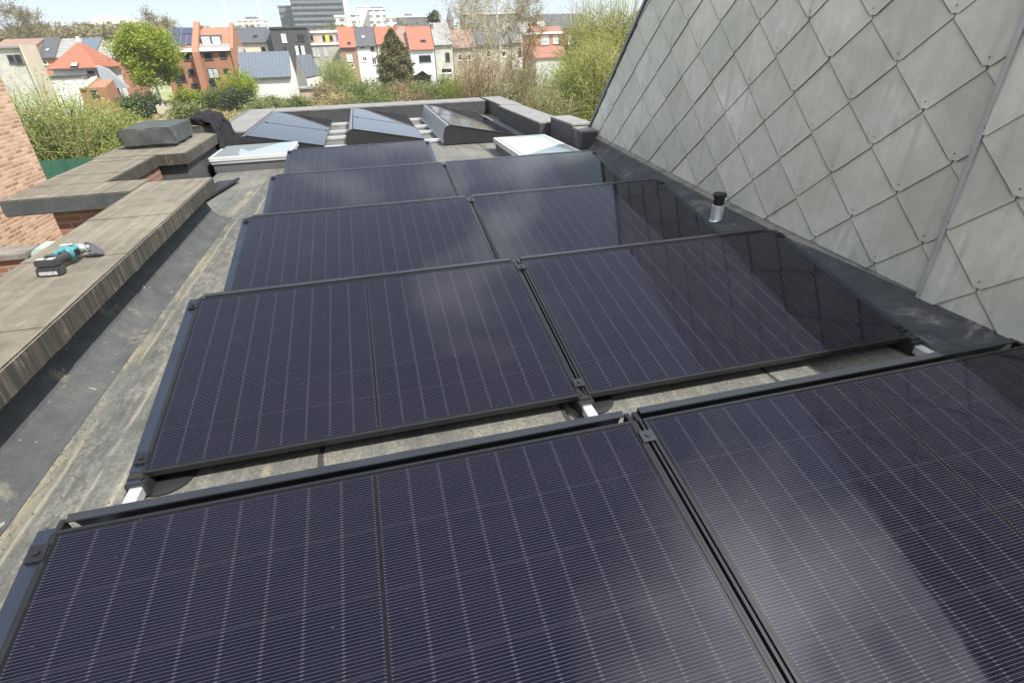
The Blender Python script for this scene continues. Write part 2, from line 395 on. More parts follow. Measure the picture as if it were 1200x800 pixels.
def mat_cove():
    t = NT('dark sheet with drying rings', Roughness=0.7); p = t.geo()
    b = t.noise(p, 6, 7, 0.65); g = t.noise(p, 60, 3, 0.6)
    c = t.ramp(b, 0.28, 0.74, (0.030, 0.031, 0.036), (0.075, 0.075, 0.080))
    r = t.noise(t.map(p, (1, 1, 1), loc=(1.3, 0.4, 0)), 3.4, 5, 0.62, 0.35)
    e = t.math('ABSOLUTE', t.math('SUBTRACT', r, 0.56)); ring = t.math('SUBTRACT', 1.0, t.ramp(e, 0.006, 0.055))
    spot = t.ramp(t.noise(t.map(p, (1, 1, 1), loc=(7, 2.6, 0)), 1.3, 2, 0.5), 0.46, 0.54)
    brk = t.ramp(t.noise(p, 14, 6, 0.7), 0.38, 0.62)
    c = t.mix(t.math('MULTIPLY', t.math('MULTIPLY', ring, spot), t.math('MULTIPLY', brk, 0.5)), c, (0.33, 0.31, 0.265))
    c = t.mix(t.math('MULTIPLY', t.ramp(g, 0.45, 0.65), 0.4), c, (0.022, 0.022, 0.024))
    t.color(c); t.bump(t.math('ADD', b, t.math('MULTIPLY', g, 0.4)), 0.6, 0.008); return t.m
M['darksheet'] = mat_cove()
M['stain'] = plain('dried mud residue', (0.33, 0.285, 0.185), 0.9, 0, 0.4, 25)
M['stainpale'] = plain('pale dried residue', (0.30, 0.29, 0.25), 0.9, 0, 0.35, 25)
M['cover'] = mat_membrane('wrapped chimney sheet', (0.062, 0.070, 0.072), (0.12, 0.12, 0.112), None, 40)
M['slate'] = mat_slate()
M['slateedge'] = plain('shade-dark slate edge', (0.06, 0.06, 0.055), 0.9)  # shade line under the slate laps, put into the edge colour
M['slatenail'] = plain('nail', (0.12, 0.10, 0.085), 0.5)
M['brickpale'] = mat_brick('pale pink brick', (0.33, 0.165, 0.10), (0.62, 0.43, 0.30), (0.57, 0.43, 0.31), bw=0.165, rh=0.050, msize=0.008)
M['brickdark'] = mat_brick('dark red brick', (0.22, 0.09, 0.055), (0.30, 0.13, 0.08), (0.25, 0.21, 0.18))
M['white'] = plain('white frame', (0.48, 0.49, 0.495), 0.35, 0, 0.06)
M['skyglass'] = NT('skylight glass', Base_Color=(0.28, 0.32, 0.33, 1), Roughness=0.06, IOR=1.5).m
M['dome'] = NT('milky dome', Base_Color=(0.44, 0.50, 0.485, 1), Roughness=0.12, IOR=1.5).m

# ------------------------------------------------------------------ ground
def grid_sheet(name, x0, x1, y0, y1, z, nx, ny, mat):
    b = MB()
    for i in range(nx):
        for j in range(ny):
            a, c = x0+(x1-x0)*i/nx, x0+(x1-x0)*(i+1)/nx; d, e = y0+(y1-y0)*j/ny, y0+(y1-y0)*(j+1)/ny
            b.face([(a, d, z), (c, d, z), (c, e, z), (a, e, z)])
    return b.build(name, mat, recalc=False)
t = NT('rough meadow', Roughness=0.9)
p = t.geo(); a = t.noise(p, 0.09, 6, 0.65); b_ = t.noise(p, 0.6, 6, 0.7)
c = t.ramp(a, 0.35, 0.65, (0.15, 0.20, 0.055), (0.34, 0.31, 0.17))
c = t.mix(t.math('MULTIPLY', t.ramp(b_, 0.4, 0.7), 0.5), c, (0.07, 0.09, 0.028))
t.color(c); t.bump(b_, 0.6, 0.3)
g = grid_sheet('ground', -2500, 2500, -300, 4500, ZG, 1, 1, t.m); g['kind'] = 'structure'

# ------------------------------------------------------------------ the flat-roofed house under us
ZR = -0.10
house = thing('flat_roof_house', 'flat roofed house with grey bitumen roof and stained coping carrying the solar panels', 'house', (1.5, 5, ZG))
def hp(name, mb, mats, **k):
    o = mb.build(name, mats, **k); o.parent = house; o.matrix_parent_inverse = Matrix.Translation((-1.5, -5, -ZG)); return o
b = MB()                                                        # roof deck as a fine sheet with slight sag
nx, ny = 30, 80
def rz_(x, y): return ZR + 0.004*math.sin(x*1.9+0.4)*math.sin(y*1.3)
for i in range(nx):
    for j in range(ny):
        xa, xb = -0.62+4.72*i/nx, -0.62+4.72*(i+1)/nx; ya, yb = -3+16.0*j/ny, -3+16.0*(j+1)/ny
        b.face([(xa, ya, rz_(xa, ya)), (xb, ya, rz_(xb, ya)), (xb, yb, rz_(xb, yb)), (xa, yb, rz_(xa, yb))])
for (xa, xb, ya, yb) in ((-1.5, -0.62, 8.9, 13.0), (-1.08, -0.62, 5.42, 8.9)):
    b.face([(xa, ya, ZR), (xb, ya, ZR), (xb, yb, ZR), (xa, yb, ZR)])
hp('roof_sheet', b, M['roof'], recalc=False)
b = MB(); b.box(-1.0, 4.6, -3, 13.2, ZG, ZR-0.03); b.box(-1.5, -1.0, 8.9, 13.2, ZG, ZR-0.03); b.box(-1.08, -1.0, 5.6, 8.9, ZG, ZR-0.03)
hp('house_wall', b, M['brickdark'])
# left parapet with a coved upstand
b = MB()
prof = [(-0.98, ZG), (-0.98, 0.165), (-0.64, 0.165), (-0.63, 0.05), (-0.60, -0.02), (-0.555, -0.065), (-0.50, -0.09), (-0.45, -0.096), (-0.45, ZR-0.02), (-0.66, ZR-0.02), (-0.66, ZG)]
b.prism(prof, 'y', -3, 5.565)
hp('parapet', b, M['upstand'])
b = MB()
b.box(-1.079, -0.985, 5.30, 5.56, ZG, 0.164)
b.box(-1.80, -1.08, 5.30, 5.60, ZG, 0.165)
b.box(-1.62, -1.50, 5.60, 7.25, ZG, 0.165)
hp('light_well_wall', b, M['brickdark'])
# copings: thick folded sheet, top stained, drip edge streaked
def coping(x0, x1, y0, y1, ztop, th, name='coping', laps=(), bev=0.008):
    b = MB(); b.box(x0, x1, y0, y1, ztop-th, ztop)
    for (ax, v) in laps:
        if ax == 'y': b.box(x0-0.003, x1+0.003, v, v+0.10, ztop-th-0.002, ztop+0.003)
        else: b.box(v, v+0.10, y0-0.003, y1+0.003, ztop-th-0.002, ztop+0.003)
    o = hp(name, b, [M['coping'], M['fascia']], bevel=bev)
    for pl in o.data.polygons:
        if abs(pl.normal.z) < 0.5: pl.material_index = 1
    return o
coping(-1.09, -0.515, -3, 5.58, 0.30, 0.125, laps=[('y', v) for v in (-1.1, 0.1, 1.25, 2.35, 3.35, 4.25)])
co_ = coping(-2.10, -1.092, 5.20, 5.72, 0.301, 0.135, laps=[('x', -1.42)])
co_.data.materials.append(M['cover'])
for pl in co_.data.polygons:
    if pl.normal.y < -0.7: pl.material_index = 2
coping(-2.12, -1.48, 5.722, 7.20, 0.300, 0.135, laps=[('y', v) for v in (6.2, 6.95)])
coping(-2.16, -1.16, 7.202, 9.05, 0.302, 0.135, laps=[('y', 7.9)])
# pier below the wide coping, with the wrapped chimney head on it
ch = MB(); ch.prism([(7.27, ZG), (7.27, 0.165), (8.98, 0.165), (9.05, ZR), (9.05, ZG)], 'x', -2.08, -1.205)
chim = hp('chimney', ch, M['upstand'])
b = MB()
x0, x1, y0, y1 = -1.99, -1.42, 7.78, 8.66
for (z0, z1, e) in ((0.302, 0.335, 0.0), (0.335, 0.54, 0.018)):
    b.box(x0-e, x1+e, y0-e, y1+e, z0, z1)
o = b.build('chimney_cover', M['cover'], bevel=0.012, smooth=True)
bm = bmesh.new(); bm.from_mesh(o.data)
bmesh.ops.subdivide_edges(bm, edges=bm.edges, cuts=6, use_grid_fill=True)
for v in bm.verts:
    if v.co.z > 0.33:
        q = v.co*7; s_ = math.sin(q.x*1.3+q.y*0.9)*math.sin(q.z*2.1+q.y*1.7)+0.6*math.sin(q.x*3.1-q.y*2.2+q.z*3)
        v.co += Vector((0.011*s_, 0.011*s_, 0.006*math.sin(q.x*1.7+1)*math.sin(q.y*1.2)-0.008*(abs(v.co.x+1.7)/0.3)**4))
bm.to_mesh(o.data); bm.free(); o.data.polygons.foreach_set('use_smooth', [True]*len(o.data.polygons))
o.parent = chim
b = MB(); b.box(-1.62, -1.19, 9.052, 9.75, ZR, 0.36); hp('parapet', b, M['upstand'])
coping(-1.66, -1.15, 9.055, 9.80, 0.40, 0.05, bev=0.006)
# parapets round the far end
def far_parapet(x0, x1, y0, y1, z, ov=0.006, laps=()):
    b = MB(); b.box(x0, x1, y0, y1, ZG, z-0.025); hp('parapet', b, M['darksheet0'])
    b = MB(); b.box(x0-ov, x1+ov, y0-ov, y1+ov, z-0.025, z)
    for ax, v in laps:
        if ax == 'y': b.box(x0-ov-0.002, x1+ov+0.002, v, v+0.12, z-0.026, z+0.003)
        else: b.box(v, v+0.12, y0-ov-0.002, y1+ov+0.002, z-0.026, z+0.003)
    b.box(x0-ov-0.004, x0-ov+0.016, y0-ov, y1+ov, z+0.003, z+0.022) if ax0 == 'L' else None
    hp('coping', b, M['farcoping'])
M['farcoping'] = mat_membrane('far coping sheet', (0.21, 0.205, 0.20), (0.28, 0.265, 0.235), None)
ax0 = 'L'; far_parapet(-1.47, -0.95, 9.84, 13.62, 0.20, laps=[('y', 11.2), ('y', 12.5)])
ax0 = ''; far_parapet(-0.917, 3.68, 12.85, 13.62, 0.202, laps=[('x', 0.6), ('x', 2.2)])
far_parapet(3.78, 4.20, 11.6, 13.62, 0.204)
far_parapet(3.70, 4.16, 8.62, 11.54, 0.200, laps=[('y', 10.0)])
far_parapet(3.86, 4.18, 7.55, 8.56, 0.29, ov=0.004)
far_parapet(3.862, 4.075, 7.15, 7.54, 0.25, ov=0.003)
# cove of dark sheet along the slate wall, and stains
def ledge_z(y):
    pts = [(-3, -0.16), (1.0, -0.085), (2.0, -0.06), (4.0, 0.01), (7.5, 0.2), (9, 0.25)]
    for (a, za), (c, zc) in zip(pts, pts[1:]):
        if a <= y <= c: return za+(zc-za)*(y-a)/(c-a)
    return pts[-1][1]
b = MB(); ysn = [-3+10.5*i/60 for i in range(61)]
def cove(y):
    zl = ledge_z(y)-0.035; k = 0.012*math.sin(y*5)+0.008*math.sin(y*13)
    return [(3.62+k, ZR+0.006), (3.80+k, ZR+0.010), (3.93+k*0.5, ZR+0.03+0.15*max(0, zl-ZR)), (4.02, ZR+0.03+0.5*max(0, zl-ZR)), (4.07, max(zl, ZR+0.05))]
for ya, yb in zip(ysn, ysn[1:]):
    A, B = cove(ya), cove(yb)
    for i in range(4): b.face([(A[i][0], ya, A[i][1]), (A[i+1][0], ya, A[i+1][1]), (B[i+1][0], yb, B[i+1][1]), (B[i][0], yb, B[i][1])])
hp('wall_flashing', b, M['darksheet'], smooth=True, recalc=False)
# ------------------------------------------------------------------ slate clad gable beside the roof
gab = thing('slate_clad_house', 'pitched house with a gable wall clad in pale grey diamond slates', 'house', (6.5, 3, ZG))
GI = Matrix.Translation((-6.5, -3, -ZG))
def gp(name, mb, mats, **k):
    o = mb.build(name, mats, **k); o.parent = gab; o.matrix_parent_inverse = GI; return o
TOP = 2.6
b = MB(); b.prism([(7.50, ZG), (7.50, 0.2), (5.08, TOP-0.02), (3.2, TOP-0.02), (2.06, 2.14), (2.06, ZG)], 'x', 4.135, 9.0)
gp('gable_wall', b, M['zincgrey'])
b = MB(); b.prism([(2.055, ZG), (2.055, 2.13), (-3, 2.13), (-3, ZG)], 'x', 4.085, 9.0)
gp('gable_wall', b, M['zincgrey'])
def slates(X, tip, hs, vs, shear, cuts, yr, zr):
    bm = bmesh.new()
    hw, hh = hs/2, vs/2
    k = 1.10
    ct = 0.032; poly = [(-ct*.8, 0.0), (ct*.8, 0.0), (hw-0.004, hh-ct*hh/hw), (hw-0.004, hh*(2*k-1)+0.002), (0, vs*k), (-hw+0.004, hh*(2*k-1)+0.002), (-hw+0.004, hh-ct*hh/hw)]
    rows = range(int((zr[0]-tip[1])/hh)-3, int((zr[1]-tip[1])/hh)+2)
    for r in rows:
        for c in range(int((yr[0]-tip[0])/hs)-2, int((yr[1]-tip[0])/hs)+3):
            y = tip[0]+(c+(0.5 if r % 2 else 0))*hs; z = tip[1]+r*hh+shear*(y-tip[0])
            tw = random.uniform(-0.011, 0.011); jy = random.uniform(-0.004, 0.004); jd = random.uniform(-0.0016, 0.0016)
            fr, bk = [], []
            for (u, v) in poly:
                uu = u*math.cos(tw)-v*math.sin(tw)+jy; vv = v*math.cos(tw)+u*math.sin(tw)
                d = 0.027-0.0190*(v/(vs*k))+jd
                fr.append(bm.verts.new((X-d, y+uu, z+vv))); bk.append(bm.verts.new((X-d+0.0075, y+uu, z+vv)))
            bm.faces.new(fr)
            for i in range(len(poly)):
                j = (i+1) % len(poly); bm.faces.new((fr[j], fr[i], bk[i], bk[j])).material_index = 2
            shade_w = 0.0028; e0 = (ct*.8, 0.0); e1 = (hw-0.004, hh-ct*hh/hw); gq_ = []
            for (u, v) in (e0, e1, (e1[0], e1[1]+shade_w), (e0[0]-0.002, e0[1]+shade_w*1.3)):
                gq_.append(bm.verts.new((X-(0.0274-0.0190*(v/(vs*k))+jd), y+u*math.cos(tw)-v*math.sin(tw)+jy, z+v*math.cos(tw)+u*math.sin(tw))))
            bm.faces.new(gq_).material_index = 2  # thin strip paints the shade along one lower edge of each slate
            nv = [bm.verts.new((X-0.0300+q[2], y+q[0], z+0.035+q[1])) for q in ((-.0045,-.004,0),(.0045,-.004,0),(.0045,.005,0),(-.0045,.005,0))]
            f = bm.faces.new(nv); f.material_index = 1
    for co, no in cuts:
        geom = bm.verts[:]+bm.edges[:]+bm.faces[:]
        bmesh.ops.bisect_plane(bm, geom=geom, plane_co=co, plane_no=no, clear_outer=True)
    me = bpy.data.meshes.new('slate_cladding'); bm.to_mesh(me); bm.free()
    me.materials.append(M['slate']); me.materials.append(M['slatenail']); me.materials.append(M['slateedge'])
    o = bpy.data.objects.new('slate_cladding', me); COL.objects.link(o); o.parent = gab; o.matrix_parent_inverse = GI
    return o
rk = Vector((0, 5.08-7.50, TOP-0.2)).normalized(); rn = Vector((0, rk.z, -rk.y))
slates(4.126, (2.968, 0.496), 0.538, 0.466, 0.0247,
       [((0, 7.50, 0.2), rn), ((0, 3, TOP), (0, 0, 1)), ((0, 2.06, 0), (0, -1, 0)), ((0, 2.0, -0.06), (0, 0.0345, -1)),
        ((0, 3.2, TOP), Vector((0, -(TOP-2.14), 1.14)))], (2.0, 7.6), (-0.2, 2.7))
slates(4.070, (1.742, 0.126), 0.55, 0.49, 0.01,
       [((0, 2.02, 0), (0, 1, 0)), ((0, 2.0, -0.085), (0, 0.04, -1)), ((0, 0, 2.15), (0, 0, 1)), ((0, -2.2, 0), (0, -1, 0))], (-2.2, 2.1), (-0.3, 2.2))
b = MB()                                                         # rake trim, corner strip, ledge
A_ = Vector((0, 7.53, 0.18)); B_ = Vector((0, 5.08, TOP+0.03))
n2 = rn*0.035
b.prism([(A_.y, A_.z), (A_.y+n2.y, A_.z+n2.z), (B_.y+n2.y, B_.z+n2.z), (B_.y, B_.z)], 'x', 4.085, 9.0)
gp('rake_trim', b, M['zincgrey'])
b = MB(); b.box(4.05, 4.13, 2.022, 2.052, -0.115, 2.2); b.box(4.041, 4.0498, 2.014, 2.040, -0.115, 2.2)
M['strip'] = plain('pale zinc strip', (0.34, 0.36, 0.375), 0.5, 0.0, 0.12)
gp('corner_strip', b, M['strip'], bevel=0.003)
b = MB()
for (ya, yb, xo) in ((2.06, 7.5, 4.055), (-2.5, 2.0, 4.03)):
    n = 12
    for i in range(n):
        y0, y1 = ya+(yb-ya)*i/n, ya+(yb-ya)*(i+1)/n
        z0, z1 = ledge_z(y0), ledge_z(y1); x0, x1 = xo, xo+0.07
        pr = [(x0, -0.03), (x1, 0.0), (x1, -0.045), (x0, -0.045)]
        P0 = [(q[0], y0, z0+q[1]) for q in pr]; P1 = [(q[0], y1, z1+q[1]) for q in pr]
        for a in range(4): c_ = (a+1) % 4; b.face([P0[a], P0[c_], P1[c_], P1[a]])
gp('base_ledge', b, M['ledge'])

# ------------------------------------------------------------------ solar panels
W_, D_, T_ = 1.722, 1.134, 0.03
TILT = 0.1922; PITCHR = 1.5844; GAPX = 0.0365
def frame_mb(w_, d_, th):
    b = MB(); e = 0.011
    b.box(0, w_, 0, e, -th, 0.0); b.box(0, w_, d_-e, d_, -th, 0.0)
    b.box(0, e, e, d_-e, -th, 0.0); b.box(w_-e, w_, e, d_-e, -th, 0.0)
    return b
glass_mb = MB(); glass_mb.face([(0.010, 0.010, -0.002), (W_-0.010, 0.010, -0.002), (W_-0.010, D_-0.010, -0.002), (0.010, D_-0.010, -0.002)])
def make_panel():
    root = thing('solar_panel', '', 'solar panel', group='solar panels in tilted rows along the roof')
    tl = Matrix.Rotation(TILT, 4, 'X')
    frame = frame_mb(W_, D_, T_).build('frame', M['frame'], root, bevel=0.0015, seg=1); frame.matrix_local = tl
    gl = glass_mb.build('glass', M['solar'], root, recalc=False); gl.matrix_local = tl
    b = MB(); b.face([(0.012, 0.012, -0.024), (0.012, D_-0.012, -0.024), (W_-0.012, D_-0.012, -0.024), (W_-0.012, 0.012, -0.024)])
    bk = b.build('back_sheet', M['black'], root, recalc=False); bk.matrix_local = tl
    hi = D_*math.sin(TILT); yb = D_*math.cos(TILT)
    b = MB()                                                     # wind plate behind the high edge: flange, slope, foot
    pr = [(yb+0.035, hi-0.006), (yb+0.062, hi-0.002), (yb+0.066, hi-0.018), (yb+0.16, ZR+0.07), (yb+0.155, ZR+0.07), (yb+0.060, hi-0.024), (yb+0.058, hi-0.008), (yb+0.035, hi-0.011)]
    b.prism(pr, 'x', 0.012, W_-0.012); b.build('wind_plate', M['deflector'], root)
    for x0 in (-0.014, W_-0.006):                                # brackets that carry the high corners
        b = MB(); b.box(x0, x0+0.020, yb-0.012, yb+0.056, -0.02, hi-0.032)
        b.box(x0+0.001, x0+0.019, yb-0.005, yb+0.058, hi-0.0319, hi-0.013)
        b.build('bracket', M['frame'], root, bevel=0.002, seg=1)
    return root
def add_side(root, side):                                        # edge rail on the open side of a row with its end clamps
    s_ = -1 if side == 'L' else 1
    x0, x1 = (-0.050, -0.003) if side == 'L' else (W_+0.003, W_+0.050)
    tl = Matrix.Rotation(TILT, 4, 'X')
    b = MB(); b.box(x0, x1, -0.03, D_+0.02, -0.045, -0.012); b.box(min(x0, x1), max(x0, x1), 0.02, D_-0.02, -0.012, -0.008)
    o = b.build('edge_rail', M['railblue'], root, bevel=0.002, seg=1); o.matrix_local = tl
    for y in (0.045, D_-0.09):
        b = MB(); c0 = -0.034 if side == 'L' else W_-0.008
        b.box(c0, c0+0.042, y, y+0.05, -0.007, 0.005); b.lathe([(0.009, 0.005), (0.009, 0.011), (0.0, 0.011)], 8, (c0+0.02, y+0.025, 0))
        o = b.build('end_clamp', M['frame'], root); o.matrix_local = tl
def add_mid(root):                                               # channel and clamps in the joint to the next panel
    tl = Matrix.Rotation(TILT, 4, 'X'); x0, x1 = W_+0.003, W_+GAPX-0.003
    b = MB(); b.box(x0, x0+0.010, 0, D_, -0.04, -0.006); b.box(x1-0.010, x1, 0, D_, -0.04, -0.006); b.box(x0+0.0102, x1-0.0102, 0.001, D_-0.001, -0.04, -0.022)
    o = b.build('joint_channel', M['frame'], root); o.matrix_local = tl
    for y in (0.05, D_-0.10):
        b = MB(); b.box(W_-0.006, W_+GAPX+0.006, y, y+0.045, 0.001, 0.006); b.lathe([(0.008, 0.006), (0.008, 0.012), (0.0, 0.012)], 8, (W_+GAPX/2, y+0.022, 0))
        o = b.build('mid_clamp', M['deflector'], root); o.matrix_local = tl
M['railblue'] = plain('blue grey edge rail', (0.06, 0.075, 0.105), 0.38, 0.8, 0.1)
proto = make_panel()
labels = {
 (0, 0): 'black solar panel filling the bottom left of the photo, in the nearest row',
 (0, 1): 'black solar panel in the nearest row at bottom right, with a bright cloud reflection',
 (1, 0): 'black solar panel in the second row, left of the joint beside the bare roof',
 (1, 1): 'black solar panel in the second row whose far corner points at the slate wall',
 (2, 0): 'black solar panel in the third row, left half, beside the bare roof strip',
 (2, 1): 'black solar panel in the third row, right half, next to the vent pipe',
 (3, 0): 'black solar panel in the fourth row, left half, in front of the single far panel',
 (3, 1): 'pale reflecting solar panel in the fourth row just before the milky skylight',
 (4, 0): 'single black solar panel in the fifth and last row, beside the glass skylight'}
first = True
for r in range(5):
    for c in range(2):
        if (r, c) not in labels: continue
        o = proto if first else copy_tree(proto); first = False
        o['label'] = labels[(r, c)]; o.location = (c*(W_+GAPX), r*PITCHR, 0)
        o['_rc'] = r*10+c
for o in [q for q in bpy.data.objects if '_rc' in q.keys()]:
    r, c = divmod(o['_rc'], 10); del o['_rc']
    if c == 0: add_side(o, 'L')
    if c == 1 or r == 4: add_side(o, 'R')
    if c == 0 and r < 4: add_mid(o)

# rails under the rows with their round rubber feet
rails = {-0.02: ('aluminium mounting rail under the left edge of the panel rows', -1.2, 7.6), W_+GAPX/2: ('aluminium mounting rail under the joint between the two panels of each row', -1.2, 7.6),
         2*W_+GAPX+0.03: ('aluminium mounting rail under the right ends of the panel rows', -1.2, 6.0)}
for x, (lb, y0, y1) in rails.items():
    t_ = thing('mounting_rail', lb, 'mounting rail', (x, y0, ZR), group='mounting rails under the panels')
    b = MB(); b.box(-0.022, 0.022, 0, y1-y0, 0.022, 0.066)
    b.build('rail_profile', M['alu'], t_, bevel=0.003)
    for r in range(-1, 6):
        yy = r*PITCHR+0.02-y0
        if yy < 0 or yy > y1-y0: continue
        b = MB(); b.lathe([(0.105, 0.008), (0.105, 0.014), (0.085, 0.019), (0.0, 0.019)], 28, (0.06, yy+0.05, 0)); b.build('foot', M['black'], t_, smooth=True)
        b = MB(); b.box(-0.036, 0.036, yy-0.055, yy+0.03, 0.018, 0.080); b.box(-0.030, 0.030, yy-0.035, yy+0.10, 0.080, 0.092)
        b.build('rail_clip', M['black'], t_, bevel=0.004)

# sideways pairs at the far end: high edge on the left, wind plate behind it, end plate in front
LEN = 1.722
def make_far_panel():
    root = thing('solar_panel', '', 'solar panel', group='solar panels lying sideways at the far end')
    tl = Matrix.Rotation(0.195, 4, 'Y')
    b = MB(); e = 0.011
    b.box(0, D_, 0, e, -T_, 0); b.box(0, D_, LEN-e, LEN, -T_, 0); b.box(0, e, e, LEN-e, -T_, 0); b.box(D_-e, D_, e, LEN-e, -T_, 0)
    o = b.build('frame', M['frame'], root, bevel=0.0015, seg=1); o.matrix_local = tl
    b = MB(); b.face([(0.01, 0.01, -0.002), (D_-0.01, 0.01, -0.002), (D_-0.01, LEN-0.01, -0.002), (0.01, LEN-0.01, -0.002)])
    b.v = [(y, x, z) for x, y, z in b.v]; b.f = [f[::-1] for f in b.f]
    o = b.build('glass', M['solar'], root, recalc=False)
    o.matrix_local = tl @ Matrix(((0, 1, 0, 0), (1, 0, 0, 0), (0, 0, 1, 0), (0, 0, 0, 1)))
    b = MB(); b.face([(0.012, 0.012, -0.024), (0.012, LEN-0.012, -0.024), (D_-0.012, LEN-0.012, -0.024), (D_-0.012, 0.012, -0.024)])
    o = b.build('back_sheet', M['black'], root, recalc=False); o.matrix_local = tl
    z0 = -0.22+ZR+0.03
    b = MB(); b.prism([(-0.05, -0.012), (-0.012, -0.004), (-0.012, -0.016), (-0.055, -0.03), (-0.13, z0), (-0.14, z0)], 'y', 0.01, LEN-0.01)
    b.build('wind_plate', M['zincplate'], root)
    return root
M['zincplate'] = plain('galvanised wind plate', (0.30, 0.315, 0.33), 0.4, 0.7, 0.1)
fp = make_far_panel(); first = True
flab = {(0, 0): 'sideways solar panel at far left end, nearer half behind the glass skylight', (0, 1): 'sideways solar panel at far left end, farther half by the back parapet',
        (1, 0): 'sideways solar panel in the far middle, nearer half with a black end plate', (1, 1): 'sideways solar panel in the far middle, farther half by the back parapet',
        (2, 0): 'sideways solar panel at far right end, nearer half, with dark reflections', (2, 1): 'sideways solar panel at far right end, farther half in the parapet corner'}
HZ = D_*math.sin(0.195)
for i, x in enumerate((-0.83, 0.755, 2.28)):
    for j in range(2):
        o = fp if first else copy_tree(fp); first = False
        o.location = (x, 9.15+j*(LEN+0.015)-(0.25 if i == 2 else 0), HZ); o['label'] = flab[(i, j)]; o['_e'] = j
for o in [q for q in bpy.data.objects if '_e' in q.keys()]:
    j = o['_e']; del o['_e']
    if j == 0:
        b = MB(); b.prism([(-0.115, -0.30), (-0.135, -0.19), (-0.10, -0.05), (-0.03, -0.008), (0.03, -0.035), (D_-0.03, -HZ-0.03), (D_-0.01, -HZ-0.085)], 'y', -0.012, -0.004)
        b.build('end_plate', M['black'], o)
        for xx in (0.05, D_-0.07):
            b = MB(); b.box(xx, xx+0.04, LEN-0.01, LEN+0.025, 0.0005, 0.006); c = b.build('mid_clamp', M['frame'], o); c.matrix_local = Matrix.Rotation(0.195, 4, 'Y')
for k, y in enumerate((9.25, 10.35, 11.15, 12.35)):
    b = MB(); b.box(0, 4.3, -0.022, 0.022, 0.03, 0.074)
    o = b.build('cross_rail', M['alu'], bevel=0.003, loc=(-0.85, y-(0.06 if k else 0), ZR))
    tag(o, ['bare aluminium cross rail under the far panels, nearest of the four', 'bare aluminium cross rail under the far panels, second from the front', 'bare aluminium cross rail under the far panels, third from the front', 'bare aluminium cross rail under the far panels, beside the back parapet'][k], 'mounting rail', 'cross rails under the sideways panels')

# ------------------------------------------------------------------ roof windows
def skylight(label, x0, x1, y0, y1, zt, dome):
    t_ = thing('skylight', label, 'skylight', (x0, y0, ZR)); w_, d_, h = x1-x0, y1-y0, zt-ZR
    b = MB(); b.box(0.03, w_-0.03, 0.03, d_-0.03, 0, h*0.55); b.build('curb', M['darkcurb'], t_, bevel=0.004)
    b = MB()
    for (a, c_, e, f) in ((0, w_, 0, 0.05), (0, w_, d_-0.05, d_), (0, 0.05, 0.05, d_-0.05), (w_-0.05, w_, 0.05, d_-0.05)):
        b.box(a, c_, e, f, h*0.72, h)
    b.build('frame', M['white'], t_, bevel=0.008)
    b = MB(); b.box(0.012, w_-0.012, 0.012, d_-0.012, h*0.56, h*0.72-0.003); b.build('frame_lip', M['alu'], t_, bevel=0.004)
    if dome:
        n = 10; b = MB()
        gx = lambda i: 0.05+(w_-0.1)*i/n
        gy = lambda i: 0.05+(d_-0.1)*i/n
        gz = lambda i, j: h+0.004+0.014*(math.sin(math.pi*i/n)*math.sin(math.pi*j/n))**0.4
        for i in range(n):
            for j in range(n):
                b.face([(gx(i), gy(j), gz(i, j)), (gx(i+1), gy(j), gz(i+1, j)), (gx(i+1), gy(j+1), gz(i+1, j+1)), (gx(i), gy(j+1), gz(i, j+1))])
        b.build('dome', M['dome'], t_, smooth=True, recalc=False)
    else:
        b = MB(); b.box(0.045, w_-0.045, 0.045, d_-0.045, h-0.012, h+0.004); b.build('pane', M['skyglass'], t_)
    return t_
M['darkcurb'] = plain('grey curb', (0.085, 0.088, 0.092), 0.6)
skylight('flat glass skylight with a white frame between the chimney and the single panel', -1.14, -0.09, 8.0, 9.05, 0.10, False)
skylight('milky white skylight dome behind the fourth panel row near the slate wall', 2.83, 3.66, 6.62, 8.25, 0.075, True)

# ------------------------------------------------------------------ vent pipe
t_ = thing('vent_pipe', 'short aluminium vent pipe with a black cap beside the slate wall', 'vent', (3.87, 3.86, ZR))
b = MB(); b.lathe([(0.075, 0.0), (0.06, 0.012), (0.052, 0.03), (0.052, 0.15), (0.048, 0.152), (0.048, 0.155)], 28); b.build('pipe', M['alu'], t_, smooth=True)
b = MB(); b.lathe([(0.042, 0.155), (0.042, 0.225)], 28)
for k in range(4): b.lathe([(0.046, 0.165+k*0.016), (0.046, 0.172+k*0.016)], 28)
b.build('louvre', M['black'], t_, smooth=True)
b = MB(); b.lathe([(0.046, 0.222), (0.056, 0.228), (0.058, 0.248), (0.050, 0.257), (0.0, 0.260)], 28); b.build('cap', M['black'], t_, smooth=True)

# ------------------------------------------------------------------ loose things on the roof
b = MB()
pts = [(1.585, 1.47, -0.03), (1.582, 1.44, -0.035), (1.575, 1.41, -0.05), (1.572, 1.39, -0.075), (1.574, 1.36, -0.092), (1.58, 1.25, -0.094)]
tag(b.tube(pts, 0.0035, 6).build('cable', M['black'], smooth=True), 'thin black cable hanging below the second row beside the middle rail', 'cable')
b = MB(); mt = Matrix.Translation((-1.135, 6.15, ZR+0.012)) @ Matrix.Rotation(R(-10), 4, 'Z') @ Matrix.Rotation(R(-4), 4, 'Y')
b.box(0, 0.27, 0, 1.2, 0, 0.012, mat=mt); b.box(0.25, 0.27, 0, 1.2, 0.012, 0.03, mat=mt)
tag(b.build('sheet_offcut', M['deflector'], bevel=0.002), 'dark folded metal strip lying on the roof behind the end of the coping', 'metal strip')

